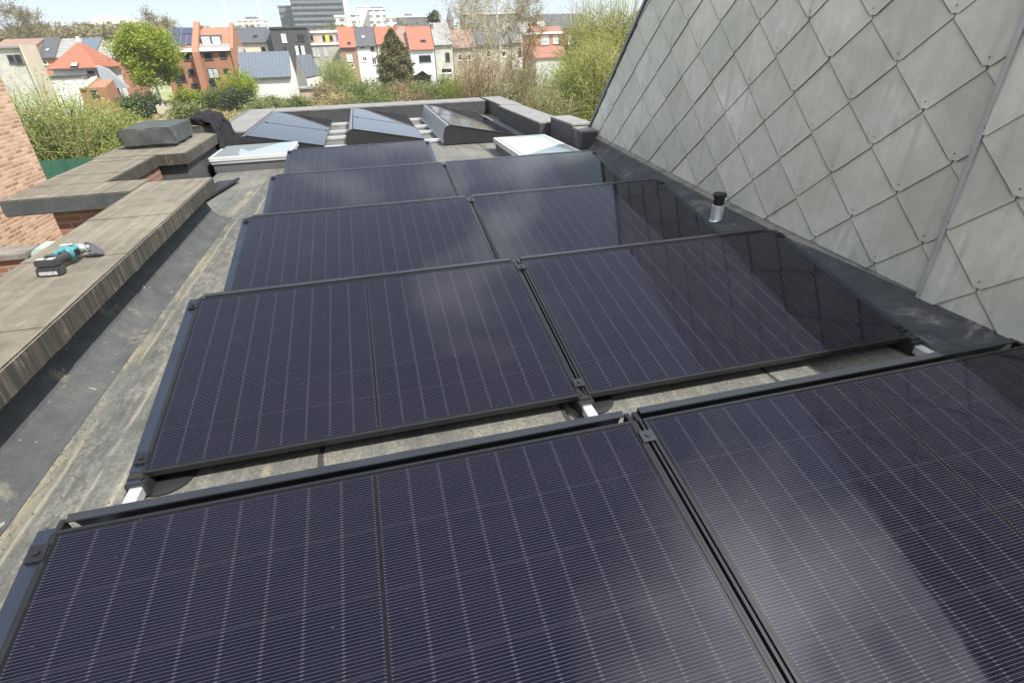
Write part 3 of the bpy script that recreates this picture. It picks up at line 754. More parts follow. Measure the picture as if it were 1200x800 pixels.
# cordless angle grinder lying on the coping
gr = thing('angle_grinder', 'teal cordless angle grinder with black battery lying on the left coping', 'power tool', (-0.80, 3.08, 0.303), R(-6))
teal = plain('teal plastic', (0.05, 0.20, 0.215), 0.42, 0, 0.45, 30); M['dgrey'] = plain('dark grey rubber', (0.04, 0.042, 0.045), 0.55)
M['label'] = plain('pale label', (0.40, 0.40, 0.41), 0.5, 0, 0.5, 60); silver = plain('cast alloy', (0.55, 0.56, 0.56), 0.35, 0.7)
gr.scale = (1.0, 0.76, 1.05)
b = MB(); b.box(-0.062, 0.062, -0.03, 0.05, 0.0, 0.045); b.box(-0.056, 0.056, -0.024, 0.046, 0.0453, 0.085)
bat = b.build('battery', M['dgrey'], gr, bevel=0.008)
b = MB(); b.box(-0.045, 0.045, -0.0325, -0.0305, 0.008, 0.026); b.build('battery_label', M['label'], bat)
b = MB(); b.box(-0.046, -0.008, -0.012, 0.030, 0.0855, 0.0865); b.box(0.008, 0.046, -0.012, 0.030, 0.0855, 0.0865); b.build('battery_label', M['label'], bat)
b = MB(); b.tube([(0, 0.045, 0.05), (0, 0.06, 0.052), (0.0, 0.10, 0.055), (0.005, 0.16, 0.055), (0.008, 0.20, 0.055)], [0.045, 0.047, 0.030, 0.029, 0.034], 16)
b.build('handle', M['dgrey'], gr, smooth=True)
b = MB(); b.tube([(0.008, 0.195, 0.056), (0.009, 0.21, 0.058), (0.010, 0.29, 0.060), (0.010, 0.315, 0.058)], [0.036, 0.042, 0.041, 0.034], 18)
b.tube([(0.002, 0.10, 0.083), (0.006, 0.19, 0.088)], [0.012, 0.016], 10)
b.build('motor_housing', teal, gr, smooth=True)
b = MB(); b.tube([(0.010, 0.312, 0.057), (0.012, 0.345, 0.052), (0.016, 0.385, 0.046), (0.02, 0.40, 0.044)], [0.034, 0.032, 0.027, 0.012], 16); b.tube([(0.02, 0.36, 0.06), (0.07, 0.365, 0.045)], [0.022, 0.022], 14)
b.build('gear_head', silver, gr, smooth=True)
b = MB()                                                         # half guard and disc on the right side
dm = Matrix.Translation((0.085, 0.372, 0.032)) @ Matrix.Rotation(R(38), 4, 'Y')
prof = [Vector((0.055*math.cos(a), 0.055*math.sin(a), 0)) for a in [R(100+160*i/16) for i in range(17)]]
for p0, p1 in zip(prof, prof[1:]):
    b.face([dm @ p0, dm @ p1, dm @ (p1+Vector((0, 0, 0.022))), dm @ (p0+Vector((0, 0, 0.022)))]); b.face([dm @ p0, dm @ Vector((0, 0, 0)), dm @ p1])
b.build('guard', silver, gr)
b = MB(); b.lathe([(0.0, 0.0), (0.05, 0.0), (0.05, 0.002), (0.0, 0.002)], 32); b.v = [tuple(dm @ (Vector(v)+Vector((0, 0, 0.012)))) for v in b.v]
b.build('disc', plain('cutting disc', (0.07, 0.06, 0.075), 0.7), gr)

b = MB()
for k in range(5):
    for sx in (-1, 1): b.box(0.010+sx*0.0405-0.004, 0.010+sx*0.0405+0.004, 0.222+k*0.013, 0.228+k*0.013, 0.045, 0.075)
b.build('vent_slot', M['black'], gr)
b = MB(); b.box(-0.012, 0.018, 0.115, 0.165, 0.078, 0.092); b.build('switch', M['black'], gr, bevel=0.004)
b = MB(); b.box(-0.02, 0.04, 0.24, 0.275, 0.0995, 0.1025); b.build('nameplate', M['label'], gr)
# grit blown together along the upstand and in the gaps between the rows
P = []
for k in range(600):
    if k % 3: x, y = -0.45+abs(RNG.normal())*0.07, RNG.uniform(0.2, 7.0)
    else: x, y = RNG.uniform(-0.4, 3.9), RNG.choice([1.36, 2.95, 6.9])+RNG.normal()*0.12
    P.append((x, y, ZR+0.008))
gv = leaf_quads(np.array(P), 0.0065, 1.8); gr_ = quads_obj('roof_grit', gv, plain('grit and dry leaf bits', (0.15, 0.125, 0.085), 0.9, 0, 0.7, 60)); gr_['kind'] = 'stuff'; gr_['label'] = 'grit and dry leaf bits on the roof sheet'
# dark jacket thrown over the wall end
cl = NT('black cloth', Roughness=0.95); cl.color(cl.ramp(cl.noise(cl.geo(), 40, 3), 0.3, 0.7, (0.005, 0.0045, 0.0065), (0.012, 0.0105, 0.015))); cl.bump(cl.noise(cl.geo(), 14, 5), 0.5, 0.02)
b = MB(); nu, nv = 40, 34
path = [(-1.56, 0.41), (-1.50, 0.47), (-1.42, 0.53), (-1.33, 0.545), (-1.24, 0.49), (-1.16, 0.41), (-1.125, 0.27), (-1.08, 0.10), (-1.00, -0.04), (-0.86, -0.085)]
nu, nv = 64, 54
def pv(s_):
    q = s_*(len(path)-1); i = min(int(q), len(path)-2); u = q-i
    return path[i][0]+(path[i+1][0]-path[i][0])*u, path[i][1]+(path[i+1][1]-path[i][1])*u
from mathutils import noise as mnoise
def jk(i, j):
    s_ = i/nu; q = j/nv; x, z = pv(s_); a = abs(2*q-1)
    wd = 0.13+0.13*math.sin(math.pi*min(1, s_*1.1))+0.20*s_+0.05*mnoise.noise((s_*5, 0.3, 2 if q > .5 else 7))
    y = 9.42+(q-0.5)*2*wd-0.42*s_**1.5
    n1 = mnoise.noise((s_*3.0, q*9.0, 1.7)); n2 = mnoise.noise((s_*8.0+3, q*17.0, 4.1))
    dn = (0.11*n1+0.055*n2)*(0.5+0.8*s_)
    drop = 0.16*a**3*(1-s_)
    zz = z+dn*0.8-drop
    if s_ < 0.5 and a < 0.85: zz = max(zz, 0.405)
    return (x+dn*(0.4+s_*0.8), y+0.05*mnoise.noise((s_*6, q*4, 9)), max(zz, -0.088+0.012*(1+n2)))
for i in range(nu):
    for j in range(nv): b.face([jk(i, j), jk(i+1, j), jk(i+1, j+1), jk(i, j+1)])
nl = 22; ctr = Vector((-1.345, 9.36, 0.445))                      # the bunched part lying on the wall end
def lump(i, j):
    th = math.pi*i/nl; ph = 2*math.pi*j/(nl*2); d = Vector((math.sin(th)*math.cos(ph), math.sin(th)*math.sin(ph), math.cos(th)))
    f = 1+0.32*mnoise.noise(d*1.9+Vector((3, 1, 2)))+0.16*mnoise.noise(d*5.2)
    q = ctr+Vector((d.x*0.215*f, d.y*0.27*f, d.z*0.115*f)); q.z = max(q.z, 0.404); return tuple(q)
for i in range(nl):
    for j in range(nl*2): b.face([lump(i, j), lump(i+1, j), lump(i+1, j+1), lump(i, j+1)])
o = b.build('jacket', cl.m, smooth=True, recalc=False)
sm = o.modifiers.new('thick', 'SOLIDIFY'); sm.thickness = 0.012; sm.offset = 1
tag(o, 'black jacket draped over the wall end behind the wrapped chimney', 'jacket')
bm = bmesh.new(); bm.from_mesh(o.data); bmesh.ops.remove_doubles(bm, verts=bm.verts, dist=1e-5); bm.to_mesh(o.data); bm.free()

# ------------------------------------------------------------------ neighbour's brick gable on the left
nb = thing('brick_house', 'tall pale pink brick wall of the neighbour house at the left edge', 'house', (-4.8, 3, ZG))
b = MB(); b.box(-8, -3.70, -8, 9.27, ZG, 4.6); o = b.build('brick_wall', M['brickpale']); o.parent = nb; o.matrix_parent_inverse = Matrix.Translation((4.8, -3, -ZG))
b = MB(); b.box(-8.1, -3.62, -8.1, 9.35, 4.6, 4.72); o = b.build('roof', M['darkcurb']); o.parent = nb; o.matrix_parent_inverse = Matrix.Translation((4.8, -3, -ZG))
lw = thing('garden_wall', 'low red brick wall with a concrete cap below the left coping', 'wall', (-2.3, 4.9, ZG))
LI = Matrix.Translation((2.3, -4.9, -ZG))
q0 = at(0, 306, 4.9); q1 = at(28, 297, 4.9)
b = MB(); b.box(-3.695, q1.x-0.03, 4.93, 5.13, ZG, q1.z-0.05); o = b.build('brickwork', M['brickdark']); o.parent = lw; o.matrix_parent_inverse = LI
b = MB(); b.box(-3.69, q1.x, 4.90, 5.16, q1.z-0.05, q1.z); o = b.build('wall_cap', M['ledge'], bevel=0.005); o.parent = lw; o.matrix_parent_inverse = LI
M['pvc'] = plain('pale turquoise sheet', (0.36, 0.46, 0.42), 0.35, 0, 0.12)
b = MB(); b.prism([(q1.x+0.01, q1.z-0.9), (q1.x+0.02, q1.z-0.02), (q1.x+0.08, q1.z+0.03), (q1.x+0.46, q1.z+0.02), (q1.x+0.46, q1.z-0.9)], 'y', 4.93, 5.10)
tag(b.build('gutter_box', M['pvc'], bevel=0.01), 'pale turquoise sheet box beside the low brick wall under the coping', 'sheet box')
fa = thing('garden_fence', 'dark green garden fence below the brick wall at left', 'fence', (-12, 30, ZG))
p0 = at(46, 189, 30); p1 = at(100, 187, 30)
M['greenfence'] = mat_rows('green slat fence', (0.02, 0.085, 0.055), 0.12, 0, 0.6, 0.15)
b = MB(); b.box(p0.x-4, p1.x+1, 30, 30.04, ZG, p0.z); o = b.build('fence_panel', M['greenfence']); o.parent = fa; o.matrix_parent_inverse = Matrix.Translation((12, -30, -ZG))
for k in range(5):
    x = p0.x-3.5+k*(p1.x-p0.x+4)/4; b = MB(); b.box(x, x+0.07, 29.93, 29.998, ZG, p0.z+0.05)
    o = b.build('fence_post', M['greenfence']); o.parent = fa; o.matrix_parent_inverse = Matrix.Translation((12, -30, -ZG))


# ------------------------------------------------------------------ foliage builders
def grow(base, height, spread, n_limb, n_sub, up=0.5, trunk_r=None, fork=0.35, wob=0.06, rnd=random, n_twig=0, twig=0.12):
    """tapered trunk, limbs, branches: list of (points, radii), and tips along the outer branches"""
    base = Vector(base); tr = trunk_r or height*0.018; out = []; tips = []
    pts = []; x = y = 0
    for i in range(9):
        t = i/8; pts.append(base+Vector((x, y, height*0.95*t))); x += rnd.gauss(0, wob*height*0.25); y += rnd.gauss(0, wob*height*0.25)
    out.append((pts, [tr*(1-0.85*i/8) for i in range(9)]))
    def sample(pl, t):
        q = t*(len(pl)-1); i = min(int(q), len(pl)-2); return pl[i].lerp(pl[i+1], q-i)
    for k in range(n_limb):
        t = fork+(0.97-fork)*(k+rnd.random())/n_limb; p = sample(pts, t)
        az = k*2.4+rnd.uniform(-0.5, 0.5); ln = spread*(1.15-0.75*abs(t-0.55)/0.45)*rnd.uniform(0.7, 1.1)
        d = Vector((math.cos(az), math.sin(az), up+rnd.uniform(-0.15, 0.35))).normalized()
        lp = [p]; 
        for i in range(5):
            d = (d+Vector((rnd.gauss(0, .12), rnd.gauss(0, .12), 0.05+rnd.gauss(0, .08)))).normalized(); lp.append(lp[-1]+d*ln/5)
        r0 = tr*(1-0.85*t)*0.55
        out.append((lp, [r0*(1-0.8*i/5) for i in range(6)]))
        for j in range(n_sub):
            u = 0.3+0.7*(j+rnd.random())/n_sub; q = sample(lp, u)
            e = (d+Vector((rnd.gauss(0, .7), rnd.gauss(0, .7), rnd.gauss(0.15, .4)))).normalized(); sl_ = ln*rnd.uniform(0.25, 0.5)
            sp = [q]
            for i in range(3):
                e = (e+Vector((rnd.gauss(0, .15), rnd.gauss(0, .15), rnd.gauss(0.02, .15)))).normalized(); sp.append(sp[-1]+e*sl_/3)
            out.append((sp, [r0*0.35, r0*0.25, r0*0.15, r0*0.08])); tips += sp[1:]
            for _ in range(n_twig):
                a_ = sample(sp, rnd.uniform(0.2, 1)); e2 = (e+Vector((rnd.gauss(0, .8), rnd.gauss(0, .8), rnd.gauss(0, .6)))).normalized()
                b_2 = a_+e2*spread*twig*rnd.uniform(0.6, 1.4)
                out.append(([a_, a_.lerp(b_2, .5)+Vector((0, 0, rnd.gauss(0, .03))), b_2], [r0*0.14, r0*0.1, r0*0.05])); tips.append(b_2)
        tips += lp[3:]
    return out, tips
def tubes_obj(name, segs, mat, parent, n=4, rmin=0.006):
    b = MB()
    for pts, rad in segs: b.tube(pts, [max(r, rmin) for r in rad], n if rad[0] > 0.05 else 3, cap=False)
    return b.build(name, mat, parent, recalc=False, smooth=False)
BARK = plain('brown bark', (0.13, 0.10, 0.07), 0.9, 0, 0.3, 2); BIRCH = plain('pale birch bark', (0.48, 0.45, 0.40), 0.8, 0, 0.35, 2)
TWIG = plain('brown twigs', (0.19, 0.135, 0.085), 0.9, 0, 0.3, 1); TWIGG = plain('olive twigs', (0.22, 0.20, 0.085), 0.9, 0, 0.3, 1)
def tree(name, label, cat, base, height, spread, leafmat, n_leaf, size, n_limb=16, n_sub=6, up=0.5, fork=0.3, bark=BARK, clump=0.5, group=None, trunk_r=None, n_twig=0, wob=0.05, droop=0.0, seed=1, rmin=0.012):
    rnd = random.Random(seed); rng = np.random.default_rng(seed)
    t_ = thing(name, label, cat, base, group=group)
    segs, tips = grow((0, 0, 0), height, spread, n_limb, n_sub, up, trunk_r, fork, wob, rnd, n_twig)
    tubes_obj('trunk', segs, bark, t_, rmin=rmin)
    if n_leaf:
        T = np.array([tuple(p) for p in tips]); idx = rng.integers(0, len(T), n_leaf)
        P = T[idx]+rng.normal(size=(n_leaf, 3))*clump*np.array([1, 1, 0.8])
        quads_obj('crown', leaf_quads(P, size, droop=droop, rng=rng), leafmat, t_)
    return t_
def bush(name, label, cat, base, w_, h, leafmat, n_leaf, size, n_stem=26, stem=TWIG, group=None, seed=1, lean=0.35, spray=0.16, dpt=None, rmin=0.008, fine=3):
    rnd = random.Random(seed); rng = np.random.default_rng(seed); dpt = dpt or w_
    t_ = thing(name, label, cat, base, group=group)
    segs, tips = [], []
    for k in range(n_stem):
        x, y = rnd.uniform(-.36, .36)*w_, rnd.uniform(-.36, .36)*dpt
        hh = h*rnd.uniform(0.62, 1.0)*(1-0.35*(2*x/w_)**2); lx, ly = x*lean+rnd.gauss(0, .06)*h, y*lean+rnd.gauss(0, .06)*h
        pl = [Vector((x+lx*(i/5)**1.4, y+ly*(i/5)**1.4, hh*i/5)) for i in range(6)]
        segs.append((pl, [0.02*h**0.5*(1-0.8*i/5) for i in range(6)]))
        tips += [pl[2], pl[3], pl[3], pl[4], pl[4], pl[5]]
        for _ in range(fine):
            i = rnd.randint(1, 4); a_ = pl[i]; e = Vector((rnd.gauss(0, 1), rnd.gauss(0, 1), abs(rnd.gauss(.9, .5)))).normalized()
            q = a_+e*h*rnd.uniform(0.15, 0.3); segs.append(([a_, a_.lerp(q, .5), q], [0.010*h**0.5, 0.007*h**0.5, 0.003])); tips += [a_.lerp(q, .6), q]
    tubes_obj('stems', segs, stem, t_, rmin=rmin)
    T = np.array([tuple(p) for p in tips]); idx = rng.integers(0, len(T), n_leaf)
    P = T[idx]+rng.normal(size=(n_leaf, 3))*spray*np.array([w_, dpt, h])*0.5; P[:, 2] = np.abs(P[:, 2])
    quads_obj('foliage', leaf_quads(P, size, rng=rng), leafmat, t_)
    return t_
LF = {'bud': mat_leaf('golden budding leaf', (0.27, 0.20, 0.075), (0.44, 0.35, 0.15), 0.45), 'spring': mat_leaf('fresh spring leaf', (0.20, 0.27, 0.018), (0.38, 0.43, 0.06), 0.5), 'dark': mat_leaf('dark evergreen leaf', (0.03, 0.05, 0.018), (0.075, 0.10, 0.035), 0.25),
      'conifer': mat_leaf('conifer needles', (0.10, 0.095, 0.035), (0.20, 0.175, 0.075), 0.25), 'willow': mat_leaf('willow leaf', (0.21, 0.32, 0.06), (0.44, 0.55, 0.15), 0.55),
      'yellow': mat_leaf('yellow green leaf', (0.27, 0.33, 0.05), (0.50, 0.54, 0.13), 0.55), 'olive': mat_leaf('olive shrub leaf', (0.13, 0.17, 0.05), (0.25, 0.28, 0.10)),
      'brown': mat_leaf('brown budding leaf', (0.20, 0.15, 0.07), (0.34, 0.27, 0.13)), 'straw': mat_leaf('dry straw', (0.24, 0.20, 0.09), (0.38, 0.33, 0.16)),
      'far': mat_leaf('far woodland', (0.20, 0.17, 0.085), (0.33, 0.28, 0.14), 0.4), 'green': mat_leaf('mid green leaf', (0.10, 0.155, 0.03), (0.20, 0.25, 0.065))}

# ------------------------------------------------------------------ houses beyond the gardens
HM = {'orangebrick': mat_brick('orange brick', (0.29, 0.115, 0.062), (0.34, 0.145, 0.082), (0.30, 0.18, 0.12)), 'redbrick': mat_brick('red house brick', (0.40, 0.145, 0.09), (0.46, 0.18, 0.11), (0.40, 0.26, 0.19)),
      'brownbrick': mat_brick('brown house brick', (0.25, 0.135, 0.095), (0.31, 0.17, 0.12), (0.30, 0.22, 0.17)), 'blackbrick': plain('black cladding', (0.062, 0.06, 0.062), 0.7, 0, 0.2, 1),
      'white': plain('white render', (0.60, 0.59, 0.565), 0.8, 0, 0.06, .5), 'cream': plain('cream render', (0.50, 0.44, 0.345), 0.8, 0, 0.08, .5), 'greyblue': plain('grey blue render', (0.47, 0.50, 0.53), 0.8, 0, 0.06, .5),
      'dirtygrey': plain('weathered grey render', (0.38, 0.37, 0.34), 0.85, 0, 0.25, .7), 'tan': plain('tan cladding', (0.36, 0.29, 0.23), 0.8, 0, 0.12, .6),
      'slateblue': mat_rows('blue grey standing seam', (0.105, 0.125, 0.15), 0.5, 0, 0.5, 0.1), 'orangetile': mat_rows('orange roof tile', (0.31, 0.105, 0.06), 0.33, 2, 0.7, 0.15),
      'redtile': mat_rows('red pantile', (0.26, 0.12, 0.085), 0.45, 0, 0.7, 0.15), 'browntile': mat_rows('brown roof tile', (0.24, 0.155, 0.12), 0.33, 2, 0.7, 0.2), 'darktile': mat_rows('dark roof tile', (0.075, 0.078, 0.085), 0.33, 2, 0.6, 0.2),
      'greytile': mat_rows('grey roof tile', (0.235, 0.23, 0.22), 0.4, 2, 0.7, 0.2), 'flat': plain('flat roof felt', (0.22, 0.22, 0.22), 0.85), 'dark': NT('dark window', Base_Color=(0.02, 0.022, 0.026, 1), Roughness=0.12).m,
      'pane': NT('pale reflecting window', Base_Color=(0.42, 0.46, 0.48, 1), Roughness=0.15).m, 'wframe': plain('white window frame', (0.75, 0.75, 0.73), 0.5), 'dframe': plain('dark window frame', (0.06, 0.06, 0.065), 0.5),
      'yellowpaint': plain('yellow panel', (0.80, 0.56, 0.03), 0.6), 'bluepaint': plain('blue panel', (0.05, 0.09, 0.28), 0.6), 'pv': NT('small solar array', Base_Color=(0.05, 0.06, 0.10, 1), Roughness=0.18).m}
class House:
    def __init__(s, name, label, cat, px, py, Y, group=None):
        p = at(px, py, Y); s.o = thing(name, label, cat, (p.x, Y, ZG), group=group); s.I = Matrix.Translation((-p.x, -Y, -ZG)); s.Y = Y
    def part(s, name, mb, mat, parent=None, **k):
        o = mb.build(name, mat, **k)
        if parent is None: o.parent = s.o; o.matrix_parent_inverse = s.I
        else: o.parent = parent
        return o
    def X(s, px, py): return at(px, py, s.Y).x
    def Z(s, px, py): return at(px, py, s.Y).z
    def wall(s, x0, x1, z1, y1, mat, gable=None, name='wall', y0=None, z0=ZG):
        y0 = s.Y if y0 is None else y0
        b = MB()
        if gable: b.prism([(y0, z0), (y0, z1), ((y0+y1)/2, gable), (y1, z1), (y1, z0)], 'x', x0, x1)
        else: b.box(x0, x1, y0, y1, z0, z1)
        return s.part(name, b, mat)
    def roof(s, x0, x1, z1, y1, zr, mat, y0=None, ov=0.25, th=0.16, name='roof', side=0.06):
        y0 = s.Y if y0 is None else y0; ym = (y0+y1)/2; k = (zr-z1)/(ym-y0); b = MB()
        b.prism([(y0-ov, z1-ov*k+0.03), (ym, zr+0.03), (y1+ov, z1-ov*k+0.03), (y1+ov, z1-ov*k+0.03+th), (ym, zr+0.03+th), (y0-ov, z1-ov*k+0.03+th)], 'x', x0-side, x1+side)
        o = s.part(name, b, mat)
        b = MB(); b.box(x0, x1, y0-ov-0.12, y0-ov+0.005, z1-ov*k-0.02, z1-ov*k+0.11)
        g_ = b.build('gutter', HM['dframe']); g_.parent = o; g_.matrix_parent_inverse = Matrix.Identity(4)
        return o
    def win(s, px0, py0, px1, py1, frame='wframe', pane='dark', split=1, name='window', Y=None):
        Y = s.Y if Y is None else Y
        pm = (py0+py1)/2; x0, x1 = at(px0, pm, Y).x, at(px1, pm, Y).x; xm = (px0+px1)/2; z1, z0 = at(xm, py0, Y).z, at(xm, py1, Y).z
        e = min(0.09, (x1-x0)*0.12); b = MB(); y0, y1 = Y-0.06, Y+0.02
        b.box(x0, x1, y0, y1, z0, z0+e); b.box(x0, x1, y0, y1, z1-e, z1); b.box(x0, x0+e, y0, y1, z0+e, z1-e); b.box(x1-e, x1, y0, y1, z0+e, z1-e)
        for k in range(1, split):
            xx = x0+(x1-x0)*k/split; b.box(xx-e*.5, xx+e*.5, y0, y1, z0+e, z1-e)
        b.box(x0-0.06, x1+0.06, Y-0.12, Y-0.003, z0-0.09, z0-0.004)
        f = s.part(name, b, HM[frame])
        b = MB(); b.box(x0+e*.5, x1-e*.5, Y-0.03, Y-0.004, z0+e*.5, z1-e*.5); q = b.build('pane', HM[pane]); q.parent = f; q.matrix_parent_inverse = Matrix.Identity(4)
        return f
    def roofwin(s, px, py, wpx, hpx, z1, y1, zr, mat='pane', name='roof_window', y0=None):   # a window lying in the front roof slope
        y0 = s.Y if y0 is None else y0; ym = (y0+y1)/2; k = (zr-z1)/(ym-y0)
        d = ray(px, py); t_ = (z1+0.22+k*(CAM[1]-y0)-CAM[2])/(d.z-k*d.y); p = Vector(CAM)+d*t_
        w_ = wpx*t_/FPX; h = hpx*t_/FPX; a = math.atan(k)
        mt = Matrix.Translation(p) @ Matrix.Rotation(a, 4, 'X')
        b = MB(); b.box(-w_/2, w_/2, -h/2, h/2, -0.10, 0.05, mat=mt); f = s.part(name, b, HM['dframe'])
        b = MB(); b.box(-w_*.4, w_*.4, -h*.42, h*.42, 0.052, 0.06, mat=mt); q = b.build('pane', HM[mat]); q.parent = f; q.matrix_parent_inverse = Matrix.Identity(4)
    def chimney(s, px0, py0, px1, py1, mat, Y=None, dep=0.8):
        Y = s.Y+3 if Y is None else Y; a = at(px0, py0, Y); c = at(px1, py1, Y)
        b = MB(); b.box(a.x, c.x, Y, Y+dep, c.z, a.z); b.box(a.x-0.08, c.x+0.08, Y-0.08, Y+dep+0.08, a.z, a.z+0.15); return s.part('chimney', b, mat)

def row_house(label, Y, px0, px1, eave, base_, ridge, dep, wall, roof, wins=(), rwins=(), name='terraced_house', cat='house', group='terraced houses beyond the gardens', chim=None):
    pm = (px0+px1)/2; H = House(name, label, cat, pm, eave, Y, group)
    x0, x1 = H.X(px0, eave), H.X(px1, eave); z1 = H.Z(pm, eave); zr = at(pm, ridge, Y+dep/2).z
    H.wall(x0, x1, z1, Y+dep, HM[wall], gable=zr); H.roof(x0, x1, z1, Y+dep, zr, HM[roof])
    for q in wins: H.win(*q)
    for q in rwins: H.roofwin(*q[:4], z1, Y+dep, zr, *(q[4:]))
    if chim is None and group == 'terraced houses beyond the gardens': H.chimney(px1-3.2, ridge-3.5, px1-0.4, ridge+4, HM['brownbrick'], Y+dep/2-.4)
    return H, x0, x1, z1, zr
YR = 122
row_house('narrow brown brick terraced house with an orange tiled roof left of the white one', YR, 398, 417, 55.5, 90, 33, 9, 'brownbrick', 'orangetile', [(406.5, 64, 413, 72, 'wframe', 'pane', 1), (406, 75, 415, 80, 'wframe', 'dark', 2)], [(409, 51, 4, 4, 'dark')])
row_house('white terraced house with a dark roof and one small roof window', YR+0.3, 417.5, 441, 54, 92, 33, 9, 'white', 'darktile', [(423, 55, 427, 56.5, 'dframe', 'dark', 1), (434, 55, 438.5, 59.5, 'dframe', 'dark', 1), (425, 66.5, 430, 72, 'wframe', 'dark', 2), (436, 67, 441, 76, 'wframe', 'dark', 2)], [(425.5, 43.5, 4, 4.5, 'pane')])
row_house('cream terraced house with an orange roof half hidden by the conifer', YR, 441.5, 466, 52, 92, 32.5, 9, 'cream', 'orangetile', [(447, 58, 451, 64, 'wframe', 'dark', 1)])
row_house('brown brick terraced house with a brown roof just right of the conifer', YR+0.4, 466.5, 480, 55, 92, 32, 9, 'brownbrick', 'browntile', [(470, 60, 474, 67, 'wframe', 'dark', 1), (476, 61, 479, 75, 'wframe', 'dark', 1)])
H, x0, x1, z1, zr = row_house('grey blue terraced house with a bright orange roof and a glass canopy', YR-2, 480.5, 508.5, 58, 96, 32.5, 9, 'greyblue', 'orangetile', [(491, 65, 505, 73, 'dframe', 'dark', 1)], [(496, 48.5, 7, 4, 'dark')])
b = MB(); a = at(479, 88, YR-4); c_ = at(494, 79, YR-4); d_ = at(508, 87, YR-4); e = at(494, 82.5, YR-4)
b.prism([(a.x, a.z), (c_.x, c_.z), (d_.x, d_.z), (d_.x-1.2, d_.z), (e.x, e.z), (a.x+1.2, a.z)], 'y', YR-5.5, YR-2.02); cn = H.part('canopy', b, HM['wframe'])
b = MB(); b.box(a.x+0.8, d_.x-0.6, YR-4, YR-2.05, ZG, a.z-0.02); H.part('conservatory', b, HM['dark'])
row_house('weathered grey terraced house with a grey roof and one dark window', YR-1, 509, 530, 52.5, 96, 28, 9, 'dirtygrey', 'greytile', [(522, 62, 527, 72, 'dframe', 'dark', 1), (517, 80, 530, 86, 'wframe', 'dark', 1)])
row_house('terraced house with a brown roof seen through the birch twigs', YR, 531, 558, 56, 96, 36, 9, 'tan', 'browntile', [(537, 64, 541, 71), (548, 64, 552, 71)])
row_house('white terraced house with tall dark windows behind the birch', YR+1, 600, 624, 50, 96, 28, 9, 'white', 'greytile', [(607, 56, 611, 66, 'dframe', 'dark', 1), (615, 55, 620, 68, 'dframe', 'dark', 1)])
row_house('dull pink terraced house in the middle of the birch crown', YR, 559, 599, 53, 96, 36, 9, 'tan', 'darktile', [(570, 60, 576, 67), (588, 60, 593, 67)])

# red brick house with pantile lean-to right of the birch
H = House('brick_house', 'red brick house with a red pantile lean-to right of the birch', 'house', 645, 45, 110)
xa, xb = H.X(627, 45), H.X(662, 45); z1 = H.Z(645, 40)
H.wall(xa, xb, z1, 119, HM['redbrick']); b = MB(); b.box(xa-.2, xb+.2, 109.6, 119.2, z1, z1+0.35); H.part('cornice', b, HM['wframe'])
zr = at(645, 31, 113).z; b = MB(); b.prism([(110, z1+0.36), (113.5, zr), (117, z1+0.36)], 'x', xa, xb); H.part('roof', b, HM['redtile'])
for q in ((634, 42, 643, 52, 'wframe', 'pane', 2), (648, 42, 654, 51, 'wframe', 'pane', 1)): H.win(*q)
H2 = House('brick_house', 'red brick house end with one white window beside the willow', 'house', 675, 45, 109)
xc, xd = H2.X(662.5, 45), H2.X(696, 45); zc = H2.Z(675, 37)
H2.wall(xc, xd, zc, 119, HM['redbrick']); b = MB(); b.box(xc-.1, xd+.2, 108.7, 119.2, zc, zc+0.3); H2.part('cornice', b, HM['brownbrick']); H2.win(666, 41, 672, 52, 'wframe', 'pane', 2)
b = MB(); zt, zb = at(645, 54.5, 109.5).z, at(645, 67, 105).z; xl, xr = at(625, 60, 106).x, at(668, 60, 106).x
b.prism([(104.8, zb), (108.6, zt), (108.6, zt-0.2), (104.8, zb-0.2)], 'x', xl, xr); H.part('lean_to_roof', b, HM['redtile'])
b = MB(); b.box(xl+.2, xr-.2, 105.1, 108.6, ZG, zb-0.2); H.part('lean_to_wall', b, HM['dirtygrey'])
H3 = House('gabled_house', 'dark roofed house with a brick gable behind the red brick house', 'house', 660, 30, 135)
xa, xb = H3.X(639, 25), H3.X(690, 25); z1 = H3.Z(660, 34); zr = at(660, 17.5, 140).z
H3.wall(xa, xb, z1, 145, HM['brownbrick'], gable=zr); H3.roof(xa, xb, z1, 145, zr, HM['darktile'])
H3 = House('white_house', 'small white dormered house top seen between the birch and the sky gap', 'house', 625, 30, 131)
xa, xb = H3.X(613, 27), H3.X(638, 27); z1 = H3.Z(625, 22.5); H3.wall(xa, xb, z1, 139, HM['white']); b = MB(); b.box(xa-.2, xb+.2, 130.7, 139.3, z1, z1+.3); H3.part('roof', b, HM['flat']); H3.win(619, 25, 629, 30, 'dframe', 'dark', 2)

# white gabled pair in front of the row
H = House('white_house', 'white rendered house with a blue grey seamed roof nearest the garden', 'house', 318, 100, 98)
x0, x1 = H.X(282, 95), H.X(342, 95); z1 = H.Z(318, 90); zr = at(318, 62, 102).z
H.wall(x0, x1, z1, 106, HM['white'], gable=zr); H.roof(x0, x1, z1, 106, zr, HM['slateblue'], ov=0.3)
H = House('white_house', 'white house with a grey roof turned sideways behind the seamed roof', 'house', 352, 90, 107)
A = at(347, 66.5, 107); C_ = at(359.4, 92.5, 105); D2 = at(378, 88.5, 115); D2.z = C_.z; dv = D2-C_; ev = C_-A; ev2 = Vector((-ev.x-dv.x*0.1, -ev.y+6, ev.z))
A2 = A+dv*0.86; E_ = A+ev2; E2 = E_+dv
up = Vector((0, 0, 0.2)); b = MB()
for q in ((A, A2, D2, C_), (A, E_, E2, A2), (A2, E2, D2)): b.face([v+up for v in q])
H.part('roof', b, HM['slateblue'], recalc=False)
b = MB(); g0 = lambda v: Vector((v.x, v.y, ZG))
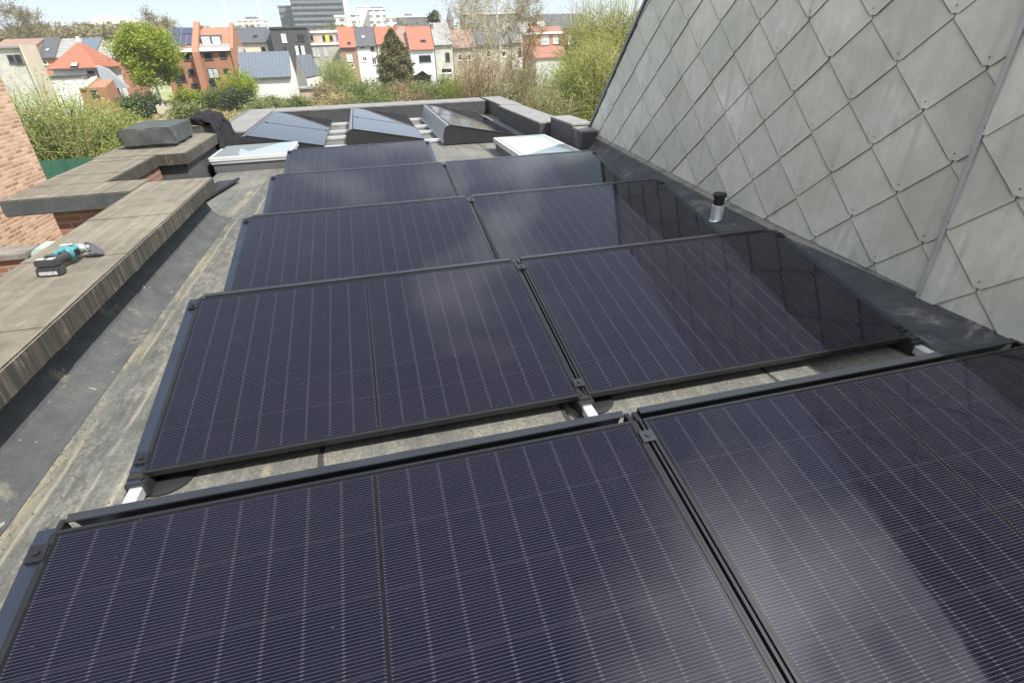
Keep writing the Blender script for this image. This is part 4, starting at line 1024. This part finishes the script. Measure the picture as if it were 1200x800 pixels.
for q in ((A, C_, g0(C_), g0(E_), E_), (C_, D2, g0(D2), g0(C_)), (D2, E2, g0(E2), g0(D2)), (E2, E_, g0(E_), g0(E2))): b.face(q)
H.part('wall', b, HM['white'])
for u in (0.18, 0.47, 0.76):
    q = C_+dv*u-Vector((0, 0, 1.0)); r_ = dv.normalized()*0.55; n_ = Vector((r_.y, -r_.x, 0)).normalized()*0.06; b = MB()
    b.face([q-r_+n_, q+r_+n_, q+r_+n_-Vector((0, 0, 1.3)), q-r_+n_-Vector((0, 0, 1.3))]); b.face([q-r_-n_, q+r_-n_, q+r_+n_, q-r_+n_]); H.part('window', b, HM['dark'], recalc=False)
H = House('shed', 'low grey garden shed with a flat roof beside the white house', 'shed', 370, 105, 97)
xa, xb = H.X(351, 106), H.X(386, 106); z1 = H.Z(368, 104); H.wall(xa, xb, z1, 101, HM['tan']); b = MB(); b.box(xa-.2, xb+.2, 96.7, 101.2, z1, z1+.2); H.part('roof', b, HM['flat'])

# orange brick pair with the solar roof and the dormer
YO = 104
H = House('orange_brick_house', 'orange brick house with solar panels on its roof', 'house', 212, 70, YO, 'pair of orange brick houses')
xa, xb = H.X(188, 62), H.X(227.5, 62); z1 = H.Z(210, 58.5); zr = at(210, 34.5, YO+4.5).z
H.wall(xa, xb, z1, YO+9, HM['orangebrick'], gable=zr); H.roof(xa, xb, z1, YO+9, zr, HM['browntile'], ov=0.2)
b = MB(); b.box(xa, xb, YO-0.55, YO-0.36, z1-0.35, z1+0.1); H.part('eaves_board', b, HM['wframe'])
for q in ((195, 63, 205, 72, 'dframe', 'dark', 1), (215, 62, 222.5, 71, 'dframe', 'dark', 1), (204, 81, 217, 96, 'dframe', 'dark', 1), (220, 81, 228, 89, 'dframe', 'dark', 1), (208, 99, 214, 103, 'dframe', 'dark', 1), (224, 98, 232, 102, 'dframe', 'dark', 1)): H.win(*q)
k = (zr-z1)/4.5
for (u0, u1, v0, v1) in ((0.08, 0.30, 0.08, 0.46), (0.33, 0.60, 0.08, 0.30), (0.33, 0.60, 0.33, 0.62), (0.63, 0.78, 0.08, 0.62), (0.08, 0.30, 0.70, 0.96), (0.33, 0.60, 0.66, 0.96), (0.63, 0.95, 0.66, 0.96), (0.81, 0.95, 0.12, 0.62)):
    f = lambda u, v, h: (xa+(xb-xa)*u, YO+4.5*v-0.12*k+0.0, z1+(zr-z1)*v+0.24+h)
    b = MB(); q0 = [f(u0, v0, 0), f(u1, v0, 0), f(u1, v1, 0), f(u0, v1, 0)]; q1 = [f(u0, v0, .07), f(u1, v0, .07), f(u1, v1, .07), f(u0, v1, .07)]
    b.face(q1); [b.face([q0[i], q0[(i+1) % 4], q1[(i+1) % 4], q1[i]]) for i in range(4)]; H.part('roof_solar_panel', b, HM['pv'])
b = MB(); wl = H.X(228, 62); wr = H.X(235, 62); b.prism([(YO-2.2, ZG), (YO-1.6, z1-0.4), (YO+4.5, zr+1.0), (YO+9, z1), (YO+9, ZG)], 'x', wl, wr); H.part('party_wall', b, HM['orangebrick'])
H.chimney(182.5, 32, 193, 52, HM['orangebrick'], YO+3, 1.2); H.chimney(229, 32.5, 238, 40, HM['orangebrick'], YO+4, 1.2)
H = House('orange_brick_house', 'orange brick house with a dark dormer of two pale windows', 'house', 252, 70, YO, 'pair of orange brick houses')
xa, xb = H.X(235.2, 62), H.X(271, 62); z1 = H.Z(252, 57); zr = at(252, 39, YO+4.5).z
H.wall(xa, xb, z1, YO+9, HM['orangebrick'], gable=zr+0.8); H.roof(xa, xb, z1, YO+9, zr, HM['greytile'], ov=0.2)
b = MB(); b.box(xa, xb, YO-0.55, YO-0.36, z1-0.35, z1+0.1); H.part('eaves_board', b, HM['wframe'])
for q in ((239, 62, 249, 70, 'dframe', 'dark', 1), (257.5, 61, 265, 68.5, 'dframe', 'dark', 1), (244, 80, 256.5, 92, 'dframe', 'pane', 2), (240, 94, 254, 103, 'dframe', 'dark', 2), (262, 80, 269, 86, 'dframe', 'dark', 1)): H.win(*q)
b = MB(); dx0, dx1 = at(235.5, 48, YO+1).x, at(259, 48, YO+1).x; dz0, dz1 = at(248, 53.5, YO+1).z, at(248, 41, YO+1).z
b.box(dx0, dx1, YO+1, YO+4.4, dz0-1, dz1); H.part('dormer', b, HM['slateblue'])
for q in ((237, 43.5, 246, 52.5, 'wframe', 'pane', 2, 'window', YO+1), (249, 43.5, 258, 52, 'wframe', 'pane', 2, 'window', YO+1)): H.win(*q)
H.chimney(270, 32, 276, 46, HM['orangebrick'], YO+4, 1.0)
b = MB(); gx = xb; b.prism([(YO-0.3, ZG), (YO-0.3, z1), (YO+4.5, zr+1.4), (YO+9.3, z1), (YO+9.3, ZG)], 'x', gx, gx+0.5); H.part('party_wall', b, HM['orangebrick'])
H = House('annex_house', 'low orange brick annex with a grey roof next to the gable', 'house', 278, 72, YO+1)
xa, xb = at(272.5, 75, YO+1).x, H.X(286, 75); z1 = H.Z(278, 74); zr = at(278, 57, YO+4).z
H.wall(xa+.1, xb, z1, YO+7, HM['orangebrick'], gable=zr); H.roof(xa+.1, xb, z1, YO+7, zr, HM['greytile'])

# dark roofed houses behind
H = House('cream_house', 'cream house with a black roof behind the orange gable', 'house', 298, 50, 128)
xa, xb = H.X(280, 55), H.X(314, 55); z1 = H.Z(298, 50); zr = at(296, 33.5, 132).z
H.wall(xa, xb, z1, 136, HM['cream'], gable=zr); H.roof(xa, xb, z1, 136, zr, HM['darktile']); H.roofwin(299, 43, 6, 5, z1, 136, zr, 'dark'); H.win(306, 55, 311, 61, 'dframe', 'dark', 1)
H = House('black_house', 'tall flat roofed black clad house with pale upright windows', 'house', 340, 55, 126)
xa, xb = H.X(318, 45), H.X(361, 45); z1 = H.Z(340, 33.5); H.wall(xa, xb, z1, 137, HM['blackbrick'])
b = MB(); b.box(xa-.1, xb+.1, 125.8, 137.2, z1, z1+.3); H.part('roof', b, HM['dframe'])
for q in ((330, 40, 335.5, 50, 'wframe', 'pane', 1), (348, 40, 356.5, 48, 'dframe', 'dark', 2), (346.5, 54, 350, 64, 'wframe', 'pane', 1), (350, 54, 352.5, 63, 'dframe', 'dark', 1), (353, 54, 357, 63.5, 'wframe', 'pane', 1), (333, 55, 336, 62, 'dframe', 'dark', 1)): H.win(*q)
b = MB(); q0 = H.X(310, 45); b.prism([(127.5, ZG), (127.5, z1-2.0), (131, z1+.2), (135, z1-2), (135, ZG)], 'x', q0, xa-.02); H.part('stair_wing', b, HM['darktile'])
H = House('terrace_building', 'low tan building with yellow and blue panels behind a white parapet', 'building', 380, 45, 134)
xa, xb = H.X(361.5, 45), H.X(398, 45); z1 = H.Z(380, 38.5); H.wall(xa, xb, z1, 142, HM['tan']); b = MB(); b.box(xa-.2, xb+.2, 133.7, 142.2, z1, z1+.35); H.part('roof', b, HM['wframe'])
zt = at(380, 53, 131).z; x2, x3 = at(363, 55, 131).x, at(398, 55, 131).x
b = MB(); b.box(x2, x3, 131, 133.9, ZG, zt); H.part('lower_wall', b, HM['dirtygrey']); b = MB(); b.box(x2-.1, x3+.1, 130.8, 133.9, zt, zt+.4); H.part('white_parapet', b, HM['wframe'])
for q in ((363, 42, 367, 48, 'dframe', 'dark', 1), (378, 42, 381, 48, 'dframe', 'dark', 1), (386, 42, 390, 48, 'dframe', 'dark', 1)): H.win(*q)
for q, mt, nm in (((381, 41.5, 386, 49), 'yellowpaint', 'yellow_panel'), ((394, 41.5, 397, 48), 'bluepaint', 'blue_panel')):
    a = at(q[0], q[1], 134); c_ = at(q[2], q[3], 134); b = MB(); b.box(a.x, c_.x, 133.85, 133.995, c_.z, a.z); H.part(nm, b, HM[mt])
for q in ((367, 58, 369.5, 66), (372, 58, 374, 66), (380, 57, 383, 66)): H.win(*q, 'wframe', 'pane', 1, 'window', 131)

# left group: cream gable house, hipped orange roof, terraces behind, lean-tos
H = House('cream_house', 'cream house with a blank sunlit gable at the left edge', 'house', 30, 70, 76)
xa, xb = H.X(-30, 65), H.X(29, 65); z1 = H.Z(10, 56.5); zb = 1
yk = lambda pa, pb, Y: CAM[1]+(Y-CAM[1])*(at(pa, 57, 10).x-CAM[0])/(at(pb, 57, 10).x-CAM[0])
YE = yk(29, 45, 76); H.wall(xa, xb, z1, YE, HM['dirtygrey']); b = MB(); b.box(xa-.2, xb, 75.7, YE, z1, z1+.2); H.part('roof', b, HM['flat'])
for q in ((9.5, 64.5, 17, 74, 'dframe', 'dark', 1), (18, 64, 26, 75, 'dframe', 'dark', 1)): H.win(*q)
b = MB(); b.box(xb+.003, xb+.15, 75.6, YE, ZG, z1+.25); H.part('side_wall', b, HM['cream'])
H = House('hipped_house', 'white house with a bright orange hipped roof and a skylight', 'house', 88, 80, 90)
xa, xb = H.X(57, 82), H.X(114, 82); z1 = H.Z(88, 80.5); zr = at(93, 48, 94.5).z; xm = at(93, 50, 94.5).x
H.wall(xa+.4, xb-.4, z1, 99, HM['white']); b = MB(); C4 = [(xa-.2, 89.7, z1), (xb+.2, 89.7, z1), (xb+.2, 99.3, z1), (xa-.2, 99.3, z1)]; ap = (xm, 94.5, zr)
for i in range(4): b.face([C4[i], C4[(i+1) % 4], ap])
b.face(C4[::-1]); rf = H.part('roof', b, HM['orangetile'])
b = MB(); b.box(xm-.15, xm+.15, 94.3, 94.7, zr-.2, zr+.5); q = b.build('ridge_knob', HM['wframe']); q.parent = rf; q.matrix_parent_inverse = Matrix.Identity(4)
kk = (zr-z1)/4.8; H.roofwin(87, 76, 8, 6.5, z1, 99.3, zr, 'pane', y0=89.7); b = MB(); b.box(xa+.2, xb-.2, 89.45, 89.69, z1-.12, z1+.05); H.part('gutter', b, HM['dframe'])
H.win(102, 83, 111, 87, 'dframe', 'dark', 1)
H = House('lean_to', 'white flat roofed extension wall below the orange hipped roof', 'extension', 80, 95, 86)
xa, xb = H.X(47, 95), H.X(97, 95); z1 = H.Z(75, 90.5); H.wall(xa, xb, z1, 89.4, HM['white']); b = MB(); b.box(xa-.1, xb+.2, 85.8, 89.4, z1, z1+.15); H.part('roof', b, HM['dframe'])
H = House('brick_shed', 'orange brick shed with a pale sloping roof left of the bright green tree', 'shed', 108, 100, 84)
xa, xb = H.X(92, 103), H.X(124, 103); z1 = H.Z(110, 103); z2 = z1+0.9
b = MB(); b.prism([(84, ZG), (84, z1), (88, z2), (88, ZG)], 'x', xa, xb); H.part('wall', b, HM['orangebrick']); b = MB(); b.prism([(83.7, z1+.02), (88, z2+.05), (88, z2+.2), (83.7, z1+.17)], 'x', xa+.3, xb-2); H.part('roof', b, HM['cream']); H.win(107, 106, 115, 113, 'dframe', 'dark', 1)
FAC_ = {'leanto': plain('blue grey lean-to sheet', (0.26, 0.30, 0.33), 0.6)}
H = House('lean_to', 'pale blue grey sloping lean-to roofs between hipped house and green tree', 'extension', 126, 90, 88)
p = [at(115, 77, 88), at(121, 77, 88), at(142, 105, 84)]; b = MB(); b.prism([(p[0].x, p[0].z), (p[1].x+.5, p[0].z-.4), (p[2].x-.3, p[2].z), (p[2].x-1.6, p[2].z), (p[0].x, p[0].z-2.5)], 'y', 87.3, 88); H.part('roof', b, FAC_['leanto'])
b = MB(); b.box(p[0].x+.2, p[2].x-1.8, 85.2, 87.8, ZG, p[2].z); H.part('wall', b, HM['white'])
for i, (px0, px1, ev, rg, wl_, rf_, lb) in enumerate(((-8, 40, 57.5, 47.5, 'brownbrick', 'browntile', 'long brown roofed terrace at the far left below the woods'), (41, 64.5, 68, 45.5, 'redbrick', 'darktile', 'house with a black roof between brown and grey terrace roofs'),
        (65, 91, 68, 47, 'cream', 'greytile', 'house with a grey roof directly left behind the orange hipped roof'), (91.5, 113, 62, 46, 'cream', 'slateblue', 'house with a blue grey roof directly right behind the hipped roof'), (113.5, 140, 69, 52, 'redbrick', 'greytile', 'red brick house with a pale grey roof beside the green tree'))):
    row_house(lb, 112+i*0.3-(12 if i == 4 else 0), px0, px1, ev, 92, rg, 9, wl_, rf_, [((px0+px1)/2-2, ev+3, (px0+px1)/2+3, ev+8, 'wframe', 'dark', 1)], [((px0+px1)/2+3, (ev+rg)/2+2, 4, 4, 'pane')] if i in (1, 2) else (), group='terraced roofs at the left below the woods')

# ------------------------------------------------------------------ the town on the skyline
def mat_facade(name, c1, c2, mort, bw, rh, ms):
    t = NT(name, Roughness=0.6); p = t.xyz(t.geo()); cv = t.n('ShaderNodeCombineXYZ'); t.l(t.math('ADD', p[0], p[1]), cv.inputs[0]); t.l(p[2], cv.inputs[1])
    br = t.n('ShaderNodeTexBrick', offset=0.0); br.inputs['Scale'].default_value = 1; br.inputs['Brick Width'].default_value = bw; br.inputs['Row Height'].default_value = rh; br.inputs['Mortar Size'].default_value = ms
    br.inputs['Color1'].default_value = (*c1, 1); br.inputs['Color2'].default_value = (*c2, 1); br.inputs['Mortar'].default_value = (*mort, 1); t.l(cv.outputs[0], br.inputs['Vector']); t.color(br.outputs['Color']); return t.m
FAC = {'tower': mat_facade('tower facade', (0.075, 0.09, 0.11), (0.15, 0.165, 0.18), (0.17, 0.17, 0.16), 2.4, 3.0, 0.35), 'pale': mat_facade('pale block facade', (0.22, 0.23, 0.24), (0.14, 0.15, 0.16), (0.62, 0.58, 0.52), 4.0, 3.0, 0.8), 'white': plain('white block', (0.66, 0.64, 0.60), 0.8, 0, .05, .1), 'dkblk': plain('dark long block', (0.12, 0.115, 0.12), 0.8, 0, .15, .1)}
def block(label, Y, px0, py0, px1, dep, fac, name='apartment_block', cat='building', roofbox=None, floors=0):
    H = House(name, label, cat, (px0+px1)/2, 30, Y, 'apartment and office blocks on the skyline'); xa, xb = H.X(px0, 20), H.X(px1, 20); z1 = H.Z((px0+px1)/2, py0)
    H.wall(xa, xb, z1, Y+dep, FAC[fac]); b = MB(); b.box(xa-.3, xb+.3, Y-.3, Y+dep+.3, z1, z1+.8); H.part('roof_edge', b, FAC['white'] if fac != 'tower' else FAC['dkblk'])
    if roofbox:
        b = MB(); b.box(xa+(xb-xa)*roofbox[0], xa+(xb-xa)*roofbox[1], Y+4, Y+dep-4, z1+.8, z1+roofbox[2]); H.part('roof_hut', b, FAC['dkblk'])
    if floors:
        b = MB()
        for k in range(1, floors+1): b.box(xa+.2, xb-.2, Y-0.8, Y-.02, z1-k*3.1, z1-k*3.1+0.7)
        o = H.part('balcony_slabs', b, HM['slateblue'])
    return H
block('tall dark glass apartment tower on the skyline', 420, 343.5, -9, 404, 22, 'tower', floors=15)
block('narrow grey tower directly left of the tall dark tower', 430, 328, 8.5, 345.5, 20, 'tower', floors=9)
H = block('thin tan end tower attached right of the dark tower', 424, 404.5, -6, 410, 20, 'white')
block('white block with window frames in front of the dark tower', 330, 392, 20, 403.5, 14, 'pale')
block('white cube building right of the dark tower', 380, 421, 8.5, 432, 16, 'white')
block('pale apartment block with dark window rows right of the white cube', 370, 433, 12, 452.5, 15, 'pale', roofbox=(0.1, 0.9, 1.6))
block('low tan office block left of the white cube', 360, 410.5, 18, 421, 15, 'pale')
block('low cream block beside the pale apartments', 350, 453, 21, 464, 14, 'pale')
block('long low dark building on the skyline above the orange roofs', 390, 465, 20.5, 502, 18, 'dkblk', roofbox=(0.3, 0.5, 2.0))
block('distant low block on the skyline above the black roof', 470, 277, 24.5, 307, 20, 'pale', roofbox=(0.3, 0.7, 2.5))
block('long brown block behind the birch on the skyline', 300, 545, 17, 612, 16, 'dkblk')
# white stadium-like roof above the woods
H = House('arched_hall', 'white arched hall roof above the brown woods', 'building', 124, 25, 520); b = MB(); prof = []
xa, xb = H.X(106, 22), H.X(142, 22); zt = H.Z(122, 17.0); zb = H.Z(122, 27)
prof = [(xa+(xb-xa)*i/14, zb+(zt-zb)*math.sin(math.pi*(0.12+0.76*i/14))) for i in range(15)]
b.prism([(xa, ZG)]+prof+[(xb, ZG)], 'y', 520, 560); H.part('hall', b, FAC['white'])
# cranes, lamp mast, church spire
def mast(name, label, cat, pts, Y, r, mat, jib=None):
    p = [at(q[0], q[1], Y) for q in pts]; t_ = thing(name, label, cat, (p[0].x, Y, ZG)); I = Matrix.Translation((-p[0].x, -Y, -ZG))
    b = MB(); b.tube([(p[0].x, Y, ZG)]+p, r, 6); o = b.build('mast', mat); o.parent = t_; o.matrix_parent_inverse = I
    if jib:
        q = [at(*v, Y) for v in jib]; b = MB(); b.tube(q, r*0.8, 6); o = b.build('jib', mat); o.parent = t_; o.matrix_parent_inverse = I
    return t_
PALE = plain('pale steel', (0.62, 0.60, 0.56), 0.5)
mast('tower_crane', 'pale construction crane on the skyline above the orange houses', 'crane', [(268, 40), (262, 2)], 380, 0.45, PALE, [(262, 2), (257, -30)])
mast('light_mast', 'slender light mast with a lamp head left of the towers', 'mast', [(309, 30), (303, 5)], 260, 0.28, PALE, [(301.8, 3.2), (304.5, 2.8)])
t_ = mast('church', 'thin dark church spire on the skyline beside the birch', 'church', [(527.3, 24)], 520, 3.0, FAC['dkblk'])
a = at(527.3, 24, 520); b = MB(); b.tube([a, (a.x, a.y, at(527, 8, 520).z)], [3.4, 0.1], 8); o = b.build('spire', FAC['dkblk']); o.parent = t_; o.matrix_parent_inverse = Matrix.Translation((-a.x, -520, -ZG))

# ------------------------------------------------------------------ trees and shrubs
def gbase(px, Y): p = at(px, 60, Y); return (p.x, Y, ZG)
def hgt(px, py, Y): return at(px, py, Y).z-ZG
def wpx(n, Y): return n*Y/FPX
# far woods at the left: one mass, too far to count
P = []
for k in range(250):
    px = RNG.uniform(-60, 300); Y = RNG.uniform(230, 330); top = 38-9*math.sin(max(0, min(1, (px+20)/240))*math.pi)+RNG.normal()*3.0
    if px > 185: top = 37+RNG.normal()*4
    h = hgt(px, top, Y); c = gbase(px, Y); r = h*RNG.uniform(0.28, 0.42); n = 760
    q = RNG.normal(size=(n, 3)); q /= np.linalg.norm(q, axis=1)[:, None]; q *= (RNG.uniform(0.3, 1, n)**0.5)[:, None]
    P.append(np.array([c[0], c[1], ZG+h*0.55])+q*np.array([r, r, h*0.45]))
P = np.concatenate(P); wd = quads_obj('far_woods', leaf_quads(P, 0.75), LF['far']); wd['kind'] = 'stuff'; wd['label'] = 'brown budding woods along the skyline at left'; 
P = []
for k in range(120):
    px = RNG.uniform(300, 720); Y = RNG.uniform(160, 280); h = hgt(px, 34+RNG.normal()*4, Y); c = gbase(px, Y); r = RNG.uniform(2.5, 4.5); n = 170
    q = RNG.normal(size=(n, 3)); q /= np.linalg.norm(q, axis=1)[:, None]; q *= (RNG.uniform(0.3, 1, n)**0.5)[:, None]
    P.append(np.array([c[0], c[1], ZG+h*0.6])+q*np.array([r, r, h*0.4]))
P = np.concatenate(P); wd = quads_obj('far_trees', leaf_quads(P, 0.9), LF['far']); wd['kind'] = 'stuff'; wd['label'] = 'brown treetops between the row houses and the towers'
for i, (px, py, Y, sp, lb) in enumerate(((28, 9, 190, 7, 'bare tall tree rising above the brown woods at far left'), (48, 10, 195, 6, 'thin bare tree above the woods right of the tallest one'), (186, 17, 170, 5, 'bare round tree on the skyline behind the solar roof'), (205, 21, 165, 4.5, 'olive tree on the skyline above the orange party wall'))):
    tree('bare_tree', lb, 'tree', gbase(px, Y), hgt(px, py, Y), sp, LF['far'], 3200, 0.20, 16, 7, 0.7, n_twig=4, seed=40+i, rmin=0.04, clump=0.6, group='bare trees on the skyline')
tree('pine_tree', 'small dark pine on the skyline beside the church spire', 'tree', gbase(511.5, 180), hgt(511.5, 12, 180), 2.6, LF['dark'], 1600, 0.55, 16, 5, 0.3, clump=0.5, seed=60)
# bright spring tree
tree('spring_tree', 'bright yellow green tree with a full round crown left of the orange houses', 'tree', gbase(171, 92), hgt(160, 36, 92), 3.55, LF['spring'], 32000, 0.20, 30, 8, 0.4, fork=0.36, bark=BIRCH, clump=0.55, seed=5, trunk_r=0.22, wob=0.03)
# conifer
def cone_tree(label, px, top, Y, half, seed):
    rng = np.random.default_rng(seed); b0 = gbase(px, Y); h = hgt(px, top, Y); r = wpx(half, Y); t_ = thing('conifer', label, 'tree', b0)
    tubes_obj('trunk', [([Vector((0, 0, 0)), Vector((0, 0, h*.5)), Vector((0, 0, h*.97))], [0.2, 0.12, 0.03])], BARK, t_)
    n = 22000; u = rng.uniform(0, 1, n)**0.75; z = h*(1-u*0.93); az = rng.uniform(0, 2*np.pi, n)
    lob = 1+0.16*np.sin(az*5+z*2.1)+0.13*np.sin(az*3-z*3.7)+rng.normal(size=n)*0.08
    rr = r*np.minimum(1, (1-z/h)*1.9+0.03)**0.8*lob*np.sqrt(rng.uniform(0.35, 1, n))
    quads_obj('crown', leaf_quads(np.stack([rr*np.cos(az), rr*np.sin(az), z], 1), 0.20, rng=rng), LF['conifer'], t_)
cone_tree('dense olive conifer standing before the row of houses', 461, 33, 108, 16.5, 9)
# pale shrub in front of the black house, hedges and bushes along the gardens
bush('bare_shrub', 'pale olive budding shrub in front of the brown brick house', 'shrub', gbase(391, 92), wpx(38, 92), hgt(391, 64, 92), LF['willow'], 4500, 0.11, 80, TWIGG, seed=21, rmin=0.02, fine=6)
hl = [(372, 96, 88, 24, 'brown', 'dry brown shrub right beside the garden shed'), (398, 98, 84, 30, 'olive', 'olive shrub left of the middle in the garden hedge'), (424, 92, 84, 30, 'green', 'green shrub below the white terraced house'), (446, 96, 80, 30, 'olive', 'olive shrub in the hedge left of the conifer foot'), (468, 95, 78, 32, 'brown', 'brown twiggy shrub below the conifer'),
      (492, 94, 76, 30, 'olive', 'olive brown shrub below the glass canopy'), (515, 90, 72, 34, 'green', 'dense green bush below the grey terraced house'), (540, 84, 66, 40, 'spring', 'bright green bush left of the birch foot'), (382, 108, 70, 40, 'straw', 'low dry shrub in front of the shed'), (430, 106, 68, 44, 'green', 'low green shrub in the middle of the garden edge'), (480, 106, 66, 44, 'brown', 'low brown shrub behind the back parapet'), (335, 112, 80, 26, 'olive', 'small olive shrub before the white house wall'), (304, 113, 82, 22, 'olive', 'small green shrub at the foot of the white house wall')]
for i, (px, top, Y, wd_, lf, lb) in enumerate(hl):
    bush('shrub', lb, 'shrub', gbase(px, Y), wpx(wd_, Y), hgt(px, top, Y), LF[lf], 4500, 0.13, 40, TWIG, seed=70+i, rmin=0.014, fine=4, group='shrubs along the gardens')
# birch and its bare neighbours
tree('birch_tree', 'tall white stemmed birch with thin budding twigs', 'tree', gbase(588, 58), hgt(575, -40, 58), 4.2, LF['bud'], 9500, 0.075, 30, 10, 0.75, fork=0.22, bark=BIRCH, clump=0.30, seed=12, trunk_r=0.17, n_twig=4, wob=0.04, rmin=0.011)
tree('birch_tree', 'slimmer pale birch just left of the white stemmed birch', 'tree', gbase(556, 62), hgt(550, -25, 62), 3.6, LF['bud'], 8000, 0.075, 26, 10, 0.7, fork=0.25, bark=BIRCH, clump=0.30, seed=14, trunk_r=0.09, n_twig=4, wob=0.05, rmin=0.011)
tree('bare_tree', 'bare brown tree right of the birch, reaching over the red brick house', 'tree', gbase(612, 60), hgt(612, -15, 60), 3.2, LF['bud'], 8000, 0.075, 26, 10, 0.8, fork=0.18, bark=BARK, clump=0.30, seed=15, trunk_r=0.09, n_twig=4, wob=0.05, rmin=0.011)
for i, (px, top, Y, wd_, lf, lb, nst) in enumerate(((560, 62, 50, 44, 'brown', 'large twiggy brown shrub at the foot of the birches', 70), (606, 66, 46, 46, 'olive', 'twiggy olive shrub below the red brick house', 70), (632, 86, 38, 40, 'olive', 'arching olive shrub behind the parapet corner', 50), (650, 92, 32, 34, 'green', 'green shrub behind the raised parapet end', 40))):
    bush('brown_shrub', lb, 'shrub', gbase(px, Y), wpx(wd_, Y), hgt(px, top, Y), LF[lf], 4500, 0.07, nst, TWIG, seed=90+i, rmin=0.010, fine=7, group='twiggy shrubs below the birches')
# tall yellow green willows beside the slate gable
for i, (px, top, Y, wd_, lf, lb) in enumerate(((672, 62, 44, 46, 'willow', 'upright green willow scrub behind the raised parapet'), (700, 34, 40, 60, 'yellow', 'yellow green willow touching the slate gable edge'), (735, -20, 46, 70, 'yellow', 'tall yellow willow rising behind the slate gable'), (692, -8, 56, 56, 'yellow', 'tall loose willow left of the slate gable with sky showing through'))):
    bush('willow', lb, 'tree', gbase(px, Y), wpx(wd_, Y), hgt(px, top, Y), LF[lf], 22000, 0.062, 120, TWIGG, seed=110+i, rmin=0.009, fine=10, lean=0.2, spray=0.13, group='willows beside the slate gable')
# pale willow scrub at left, below the parapet
for i, (px, top, Y, wd_, lf, lb) in enumerate(((28, 92, 34, 60, 'willow', 'pale willow scrub hard against the brick gable'), (70, 108, 36, 60, 'willow', 'pale green willow scrub in the middle at left'), (104, 126, 37, 42, 'spring', 'brighter green willow scrub below the cream shed'), (134, 146, 40, 30, 'willow', 'low willow scrub next to the wrapped chimney'))):
    bush('willow_shrub', lb, 'shrub', gbase(px, Y), wpx(wd_, Y), hgt(px, top, Y), LF[lf], 13000, 0.066, 130, TWIGG, seed=130+i, rmin=0.008, fine=8, spray=0.15, group='willow scrub at the left below the roof')
# garden plants
for i, (px, top, Y, wd_, lf, n, lb) in enumerate(((137, 112, 78, 22, 'dark', 2500, 'dark round evergreen bush left of the spring tree foot'), (198, 120, 72, 24, 'olive', 1600, 'olive bush in the meadow behind the wrapped chimney'), (268, 82, 88, 28, 'spring', 3000, 'bright green bush beside the white house'), (262, 103, 84, 30, 'dark', 2600, 'dark green bush below the bright one by the white house'), (205, 104, 88, 22, 'spring', 2000, 'clipped bright hedge below the solar roofed house'), (236, 104, 88, 30, 'green', 2200, 'green hedge below the dormer house'), (152, 108, 86, 22, 'dark', 2000, 'dark shrubs under the spring tree'), (268, 126, 40, 26, 'olive', 1500, 'weedy plant just behind the left parapet'), (285, 117, 60, 30, 'olive', 1400, 'low weeds before the white house'))):
    bush('garden_bush', lb, 'shrub', gbase(px, Y), wpx(wd_, Y), hgt(px, top, Y), LF[lf], int(n*2.6), 0.15 if Y > 50 else 0.07, 26, TWIG, seed=150+i, rmin=0.012, group='bushes in the gardens')
# meadow grass tufts: uncountable
n = 26000; px_ = RNG.uniform(20, 420, n); Y = RNG.uniform(40, 100, n)
P = np.array([[at(a, 60, y).x, y, ZG+0.15+RNG.uniform(0, .35)] for a, y in zip(px_, Y)])
gq = quads_obj('meadow_grass', leaf_quads(P, 0.30, 2.2), LF['straw']); gq['kind'] = 'stuff'; gq['label'] = 'dry tufted meadow grass behind the roof'
fa = thing('plank_fence', 'short pale plank fence in the meadow beside the spring tree', 'fence', gbase(172, 84)); 
b = MB(); wf = wpx(15, 84)
for k in range(9): b.box(-wf/2+wf*k/9, -wf/2+wf*k/9+wf*0.09, 0, 0.04, 0, 1.5+0.1*math.sin(k*2.3))
b.build('planks', HM['cream'], fa); b = MB(); b.box(-wf/2, wf/2, 0.045, 0.09, 1.0, 1.1); b.box(-wf/2, wf/2, 0.045, 0.09, 0.4, 0.5); b.build('rail', HM['tan'], fa)

# ------------------------------------------------------------------ air
b = MB(); b.box(-2600, 2600, -320, 4600, ZG-1, 110); hz = b.build('haze', None); hz.data.materials.clear()
hm = bpy.data.materials.new('air'); hm.use_nodes = True; ht = hm.node_tree; ht.nodes.clear(); pv_ = ht.nodes.new('ShaderNodeVolumePrincipled'); pv_.inputs['Color'].default_value = (0.86, 0.92, 1.0, 1); pv_.inputs['Density'].default_value = 0.00026
ho = ht.nodes.new('ShaderNodeOutputMaterial'); ht.links.new(pv_.outputs[0], ho.inputs['Volume']); hz.data.materials.append(hm); hz['kind'] = 'stuff'
